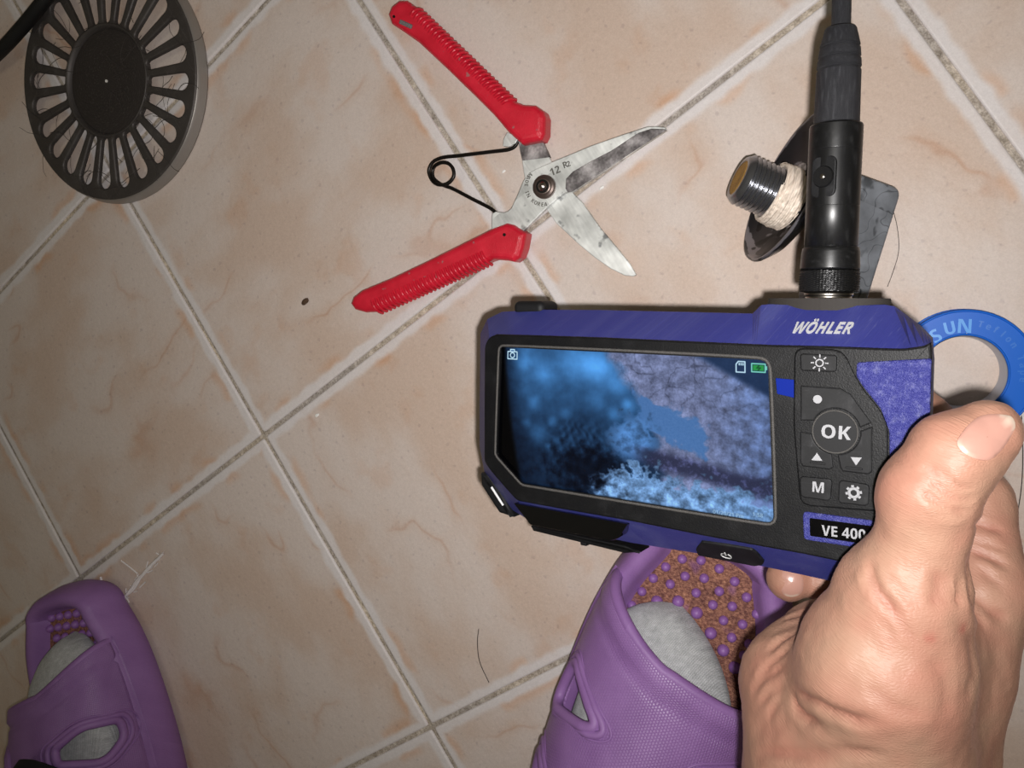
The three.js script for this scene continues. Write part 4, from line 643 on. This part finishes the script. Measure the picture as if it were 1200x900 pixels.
  // skin folds: [points in the picture of the hand, depth, width, ridge beside it]
  const folds = [
    [[[1084, 563], [1098, 569], [1112, 580], [1128, 585], [1142, 583]], 0.0011, 0.0009], [[[1076, 574], [1092, 582], [1107, 592], [1124, 597], [1138, 595]], 0.0010, 0.0009], [[[1086, 553], [1104, 559], [1122, 571], [1142, 572]], 0.0008, 0.0008], [[[1092, 601], [1112, 604], [1134, 603]], 0.0005, 0.0008], [[[1082, 547], [1100, 548], [1118, 556]], 0.0004, 0.0007],
    [[[1018, 655], [1021, 678], [1032, 696], [1044, 711], [1052, 722]], 0.0010, 0.0012], [[[1030, 668], [1052, 690], [1070, 706]], 0.0005, 0.0010], [[[1040, 712], [1060, 735], [1076, 760]], 0.0004, 0.0012], [[[1024, 715], [1044, 740], [1050, 765]], 0.0003, 0.0012],
    [[[1101, 668], [1098, 690], [1093, 715]], 0.0009, 0.0012], [[[1112, 672], [1110, 695], [1108, 712]], 0.0008, 0.0011], [[[1124, 676], [1124, 696], [1121, 712]], 0.0009, 0.0011], [[[1136, 640], [1137, 690], [1143, 720], [1153, 742]], 0.0007, 0.0014],
    [[[930, 806], [942, 815], [958, 824], [975, 834], [1000, 843], [1030, 846]], 0.0012, 0.0014], [[[930, 812], [935, 830], [945, 842], [962, 846]], 0.0013, 0.0014], [[[885, 876], [930, 880], [985, 882], [1040, 884]], 0.0008, 0.0012], [[[890, 884], [940, 888], [1000, 893]], 0.0006, 0.001],
    [[[884, 800], [905, 776], [930, 758]], 0.0006, 0.0011], [[[880, 812], [902, 792], [925, 776]], 0.0006, 0.0011], [[[898, 768], [915, 750], [937, 738]], 0.0007, 0.0011], [[[888, 826], [905, 812], [922, 806]], 0.0005, 0.0011], [[[900, 845], [908, 830], [920, 815]], 0.0005, 0.0011],
    [[[1138, 612], [1158, 618], [1178, 622]], 0.0008, 0.0010], [[[1138, 645], [1160, 652], [1184, 664]], 0.0011, 0.0011], [[[1140, 634], [1160, 640], [1180, 648]], 0.0005, 0.0009], [[[1140, 700], [1160, 716], [1185, 728]], 0.0009, 0.0014], [[[1146, 660], [1160, 678], [1180, 690]], 0.0004, 0.001],
    [[[1120, 720], [1135, 750], [1140, 790], [1130, 830]], 0.0005, 0.002], [[[1090, 770], [1110, 800], [1108, 850]], 0.0004, 0.002], [[[1010, 800], [1050, 830], [1090, 838]], 0.0003, 0.0014], [[[915, 728], [935, 722], [950, 714]], 0.0008, 0.001]
  ].map(([px, d, w]) => { const o = []; for (let i = 0; i < px.length - 1; i++) for (let t = 0; t < 1; t += 0.125) { const m = march(mix(px[i][0], px[i + 1][0], t), mix(px[i][1], px[i + 1][1], t)); if (m) o.push(m); } const c = [0, 1, 2].map(k => o.reduce((s, p) => s + p[k], 0) / o.length); const R = Math.max(...o.map(p => Math.hypot(p[0] - c[0], p[1] - c[1], p[2] - c[2]))) + 0.006; return { o, d, w, c, R }; });
  const spots = [[1090, 748, 0.0011, .8], [1129, 737, 0.0009, .8], [1152, 505, 0.012, .22], [1020, 690, 0.01, .1], [1160, 640, 0.012, .25], [926, 690, 0.008, .3], [1100, 640, 0.012, .05], [895, 830, 0.012, .16], [1040, 570, 0.008, .16], [1120, 850, 0.014, .12]].map(([x, y, r, a]) => { const m = march(x, y); return [m, r, a]; }).filter(s => s[0]);
  const col = [];
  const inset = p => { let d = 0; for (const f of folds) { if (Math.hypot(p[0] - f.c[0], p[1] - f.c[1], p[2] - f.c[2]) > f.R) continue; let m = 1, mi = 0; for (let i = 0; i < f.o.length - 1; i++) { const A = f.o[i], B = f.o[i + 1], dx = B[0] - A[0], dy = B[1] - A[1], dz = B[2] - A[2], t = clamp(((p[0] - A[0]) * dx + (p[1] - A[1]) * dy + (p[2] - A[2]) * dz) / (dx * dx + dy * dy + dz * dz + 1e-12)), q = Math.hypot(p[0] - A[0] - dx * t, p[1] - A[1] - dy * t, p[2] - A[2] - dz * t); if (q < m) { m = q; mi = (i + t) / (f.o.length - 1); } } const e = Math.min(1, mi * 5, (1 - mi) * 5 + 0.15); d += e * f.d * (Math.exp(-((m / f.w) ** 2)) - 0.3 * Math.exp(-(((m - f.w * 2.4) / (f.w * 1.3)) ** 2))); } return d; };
  for (let i = 0; i < P.length; i += 3) {
    let p = [P[i], P[i + 1], P[i + 2]];
    for (let k = 0; k < 2; k++) { const d = sdf(...p), g = grad(...p); p = p.map((v, q) => v - g[q] * d); }
    const g = grad(...p), ins = inset(p), lump = 0.0007 * fbm(p[0] * 55, p[1] * 55, p[2] * 55, 3) + 0.00012 * nz(p[0] * 420, p[1] * 420, p[2] * 420);
    const d = -ins + lump;
    // skin tone: pinker and yellower patches, redder folds with crease shade painted darker
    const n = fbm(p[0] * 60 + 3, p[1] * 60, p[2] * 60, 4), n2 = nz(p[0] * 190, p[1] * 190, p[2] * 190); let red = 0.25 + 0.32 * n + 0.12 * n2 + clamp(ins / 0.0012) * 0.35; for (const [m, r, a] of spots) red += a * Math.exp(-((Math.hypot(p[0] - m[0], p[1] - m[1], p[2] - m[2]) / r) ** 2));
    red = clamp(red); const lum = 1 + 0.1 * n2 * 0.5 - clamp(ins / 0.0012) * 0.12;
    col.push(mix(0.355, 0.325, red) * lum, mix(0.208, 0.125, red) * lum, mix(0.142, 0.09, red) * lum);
    for (let q = 0; q < 3; q++) P[i + q] = p[q] + g[q] * d;
  }
  const toW = (x, y, z) => toPerson(EYE.clone().addScaledVector(CX, x).addScaledVector(CY, y).addScaledVector(CZ, z));
  const uv = [], WP = []; for (let i = 0; i < P.length; i += 3) { uv.push(P[i] + 0.6 * P[i + 2], P[i + 1] + 0.5 * P[i + 2]); const w = toW(P[i], P[i + 1], P[i + 2]); WP.push(w.x, w.y, w.z); }
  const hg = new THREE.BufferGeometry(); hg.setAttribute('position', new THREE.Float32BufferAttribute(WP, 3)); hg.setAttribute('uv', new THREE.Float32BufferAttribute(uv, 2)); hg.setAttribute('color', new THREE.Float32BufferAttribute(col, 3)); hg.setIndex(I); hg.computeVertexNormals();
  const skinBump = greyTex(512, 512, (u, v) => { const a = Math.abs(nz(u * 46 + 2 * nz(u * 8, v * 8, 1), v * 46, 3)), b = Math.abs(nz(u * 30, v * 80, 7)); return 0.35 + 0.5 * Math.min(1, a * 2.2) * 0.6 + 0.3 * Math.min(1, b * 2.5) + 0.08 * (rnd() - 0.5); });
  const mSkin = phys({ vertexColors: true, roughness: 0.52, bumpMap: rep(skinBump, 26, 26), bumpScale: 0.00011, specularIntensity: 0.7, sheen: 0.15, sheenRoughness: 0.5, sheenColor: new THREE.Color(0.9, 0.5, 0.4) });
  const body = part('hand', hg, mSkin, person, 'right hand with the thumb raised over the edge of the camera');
  const nail = (name, px, c, th, tipDir) => {
    const poly = fillet(px.map(p => new THREE.Vector2(...p)), 8, 5), rings = [], n = poly.length, cols = [];
    const mk = (s, off) => poly.map(p => { const x = c[0] + (p.x - c[0]) * s, y = c[1] + (p.y - c[1]) * s, m = march(x, y) ?? march(c[0] + (p.x - c[0]) * s * 0.9, c[1] + (p.y - c[1]) * s * 0.9), g = grad(...m), tip = ((x - c[0]) * tipDir[0] + (y - c[1]) * tipDir[1]) / tipDir[2]; const w = sstep(0.74, 0.86, tip), lun = sstep(-0.62, -0.85, tip) * 0.5; cols.push(mix(0.4, 0.55, Math.max(w, lun)), mix(0.215, 0.44, Math.max(w, lun)), mix(0.17, 0.35, Math.max(w, lun))); return toW(...m.map((v, q) => v + g[q] * off)); });
    for (const [s, o] of [[1, -0.0008], [1, 0.0001], [0.97, th], [0.8, th * 1.25], [0.55, th * 1.4], [0.3, th * 1.45], [0.02, th * 1.45]]) rings.push(mk(s, o));
    const g = loft(rings); g.setAttribute('color', new THREE.Float32BufferAttribute(cols, 3)); part(name, g, phys({ vertexColors: true, roughness: 0.28, clearcoat: 0.25, clearcoatRoughness: 0.3 }), body, 'nail of the hand');
  };
  nail('thumbnail', [[1119, 519], [1134, 498], [1147, 488], [1165, 485], [1186, 488], [1190, 500], [1177, 523], [1160, 540], [1144, 539], [1127, 531]], [1155, 513], 0.00045, [22, -20, 1100]);
  nail('fingernail', [[914, 668], [938, 668], [942, 682], [940, 696], [927, 700], [916, 696]], [928, 682], 0.0003, [0, 18, 330]);
}
// feet in socks
const knit = dataTex(256, 256, (u, v) => { const a = Math.abs(((u * 24) % 1) - 0.5) * 2, b = Math.abs(((v * 24 + a * 0.5) % 1) - 0.5) * 2, h = rnd(), n = fbm(u * 6, v * 6, 2, 3) * 0.06, k = 0.66 + 0.05 * (1 - a) + 0.04 * (1 - b) + (h - 0.5) * 0.3 + n; return [k, k * 1.005, k * 1.01]; });
const knitB = greyTex(256, 256, (u, v) => { const a = Math.abs(((u * 24) % 1) - 0.5) * 2, b = Math.abs(((v * 24 + a * 0.5) % 1) - 0.5) * 2; return (1 - a * a) * (0.6 + 0.4 * (1 - b)); });
const mSock = phys({ map: rep(knit, 50, 50), bumpMap: rep(knitB, 50, 50), bumpScale: 0.0002, roughness: 0.95, sheen: 0.3, sheenRoughness: 0.6, sheenColor: new THREE.Color(0.6, 0.6, 0.6) });
function sock(mir, origin, turn, label, tip) {
  const rings = [], NS = 30, NR = 56, X = V(Math.cos(turn), 0, -Math.sin(turn)), Z = V(Math.sin(turn), 0, Math.cos(turn));
  for (let i = 0; i <= NS; i++) {
    const t = i / NS, r = [];
    for (let j = 0; j < NR; j++) {
      const a = j / NR * Math.PI * 2, s = Math.sin(a), c = Math.cos(a);
      const k = Math.pow(Math.sin(Math.min(1, t * 2.3) * Math.PI / 2), 0.62);              // rounded toe end
      const hw = 0.036 * k + 0.002 * sstep(0.4, 1, t), hh = (0.0135 + 0.0035 * sstep(0.1, 0.5, t) + 0.013 * sstep(0.45, 1, t)) * Math.pow(k, 0.75);
      const xx = hw * Math.sign(c) * Math.pow(Math.abs(c), 0.85), cx = tip[0] * (1 - sstep(0, 0.45, t)) + 0.001;
      const lean = 0.34 * Math.max(0, xx + cx - tip[0]) * (1 - sstep(0.1, 0.9, t)) + 0.1 * Math.max(0, tip[0] - xx - cx) * (1 - sstep(0.1, 0.9, t));
      const z = tip[1] + 0.15 * (1 - Math.cos(t * Math.PI / 2)) * 1.05 + 0.02 * t + lean, y = 0.0215 + hh + hh * Math.sign(s) * Math.pow(Math.abs(s), 0.9) * (s < 0 ? 1 : 1);
      const crease = 0.0007 * Math.exp(-(((z - tip[1] - 0.021 - 0.25 * xx) / 0.0022) ** 2)) * (s > 0 ? s : 0) + 0.0005 * fbm(xx * 90, z * 90, 3, 3);
      r.push(toPerson(origin.clone().addScaledVector(X, mir * (xx + cx)).addScaledVector(Z, z).add(V(0, y + crease, 0))));
    }
    rings.push(r);
  }
  const g = loft(rings, { capStart: true, capEnd: true }); const o = toPerson(origin); setUV(g, (x, y, z) => { const p = V(x, y, z).sub(o); return [p.dot(X) * 1.0 + 0.5 * p.y, p.dot(Z) + 0.3 * p.y]; });
  part('sock', g, mSock, person, label);
}
sock(1, rightToe, rightTurn, 'grey sock on the foot below the camera', [-0.005, 0.044]);
sock(-1, leftToe, leftTurn, 'grey sock on the foot in the corner', [0.0, 0.03]);
{ // trouser hem over the left instep
  const hem = at(62, 912, 0.075), top = hem.clone().add(V(-0.09, 0.25, 0.16)), ax = top.clone().sub(hem).normalize(), X = V(1, 0, 0).cross(ax).normalize(), Y = ax.clone().cross(X), rings = [];
  for (const [t, r] of [[0.004, 0.018], [-0.002, 0.0205], [-0.001, 0.0225], [0.01, 0.023], [0.05, 0.026], [0.12, 0.034], [0.25, 0.046]]) { const q = []; for (let j = 0; j < 40; j++) { const a = j / 40 * 6.283185, rr = r * (1 + 0.03 * nz(Math.cos(a) * 2, Math.sin(a) * 2, t * 20)); q.push(toPerson(hem.clone().addScaledVector(ax, t).addScaledVector(X, Math.cos(a) * rr).addScaledVector(Y, Math.sin(a) * rr))); } rings.push(q); }
  part('trouser_leg', loft(rings, { capStart: true, capEnd: true }), phys({ color: 0x0b0b0d, roughness: 0.95 }), person, 'black trouser leg');
}

// ------------------------------------------------------------------ hairs and dirt on the tiles
{
  const mHair = mat({ color: 0x2a211c, roughness: 0.5 });
  const hair = (px, r, label) => solo('hair', tube(px.map(([x, y]) => at(x, y, 0.0006)), r, 30, 5), mHair, label, 'hair');
  hair([[561, 737], [559.5, 752], [562, 775], [573, 800]], 0.00022, 'thin dark hair on the tile left of the purple slipper');
  hair([[1046, 243], [1052, 270], [1053, 295], [1046, 320], [1040, 336]], 0.00014, 'long thin hair curving beside the grey plate');
  hair([[1197, 487], [1198.5, 520], [1197, 570], [1191, 605], [1180, 632]], 0.0002, 'long dark hair at the edge beside the raised thumb');
  const bit = (x, y, s, m, label, cat) => { const g = new THREE.IcosahedronGeometry(s, 1), p = g.attributes.position; for (let i = 0; i < p.count; i++) { const k = 1 + 0.4 * nz(p.getX(i) * 900 + x, p.getY(i) * 900, p.getZ(i) * 900); p.setXYZ(i, p.getX(i) * k * 1.7, p.getY(i) * k * 0.7, p.getZ(i) * k); } g.computeVertexNormals(); flatUV(g); const o = solo('crumb', g, m, label, cat); o.position.copy(at(x, y, s * 0.45)); return o; };
  bit(357.5, 353.5, 0.0017, mat({ color: 0x4a3422, roughness: 0.8 }), 'dark brown crumb on the tile left of the lower red grip', 'crumb');
  const white = mat({ color: 0xf0eeea, roughness: 0.8 });
  bit(371.5, 486.5, 0.0009, white, 'tiny white crumb on the tile left of the glowing screen', 'crumb');
  bit(590, 201, 0.0007, white, 'tiny white crumb between the spring and the pivot of the shears', 'crumb');
  bit(705, 220, 0.0009, white, 'tiny white crumb between the two shear blades', 'crumb');
  // dried white smear and splinters, lower left
  const sm = []; const mS = mat({ color: 0xe8e2e0, roughness: 0.7 });
  const strand = (px, r, h = 0.0006) => sm.push(tube(px.map(([x, y]) => at(x, y, h)), r * 1.35, 14, 5));
  strand([[118, 676], [121, 690], [126, 704], [128, 708]], 0.0007); strand([[142, 657], [150, 663], [161, 672]], 0.00045); strand([[128, 708], [136, 707], [144, 716], [146, 712]], 0.0011); strand([[132, 714], [140, 718], [147, 718]], 0.001);
  strand([[143, 704], [154, 690], [165, 677], [180, 660], [192, 648]], 0.0008); strand([[147, 699], [158, 689], [168, 672], [184, 655]], 0.0007); strand([[152, 694], [160, 680], [178, 664]], 0.0006); strand([[126, 704], [138, 702], [146, 703]], 0.0007);
  for (let k = 0; k < 26; k++) { const t = rnd(), x = mix(136, 192, t) + (rnd() - 0.5) * 14, y = mix(712, 650, t) + (rnd() - 0.5) * 10; strand([[x, y], [x + (rnd() - 0.3) * 10, y - rnd() * 9]], 0.00018 + rnd() * 0.00025, 0.0004); }
  const o = solo('dried_smear', merge(sm), mS, 'dried whitish smear with splinters on the tile beside the left slipper', 'smear'); o.userData.kind = 'stuff';
}
renderer.render(scene, camera);
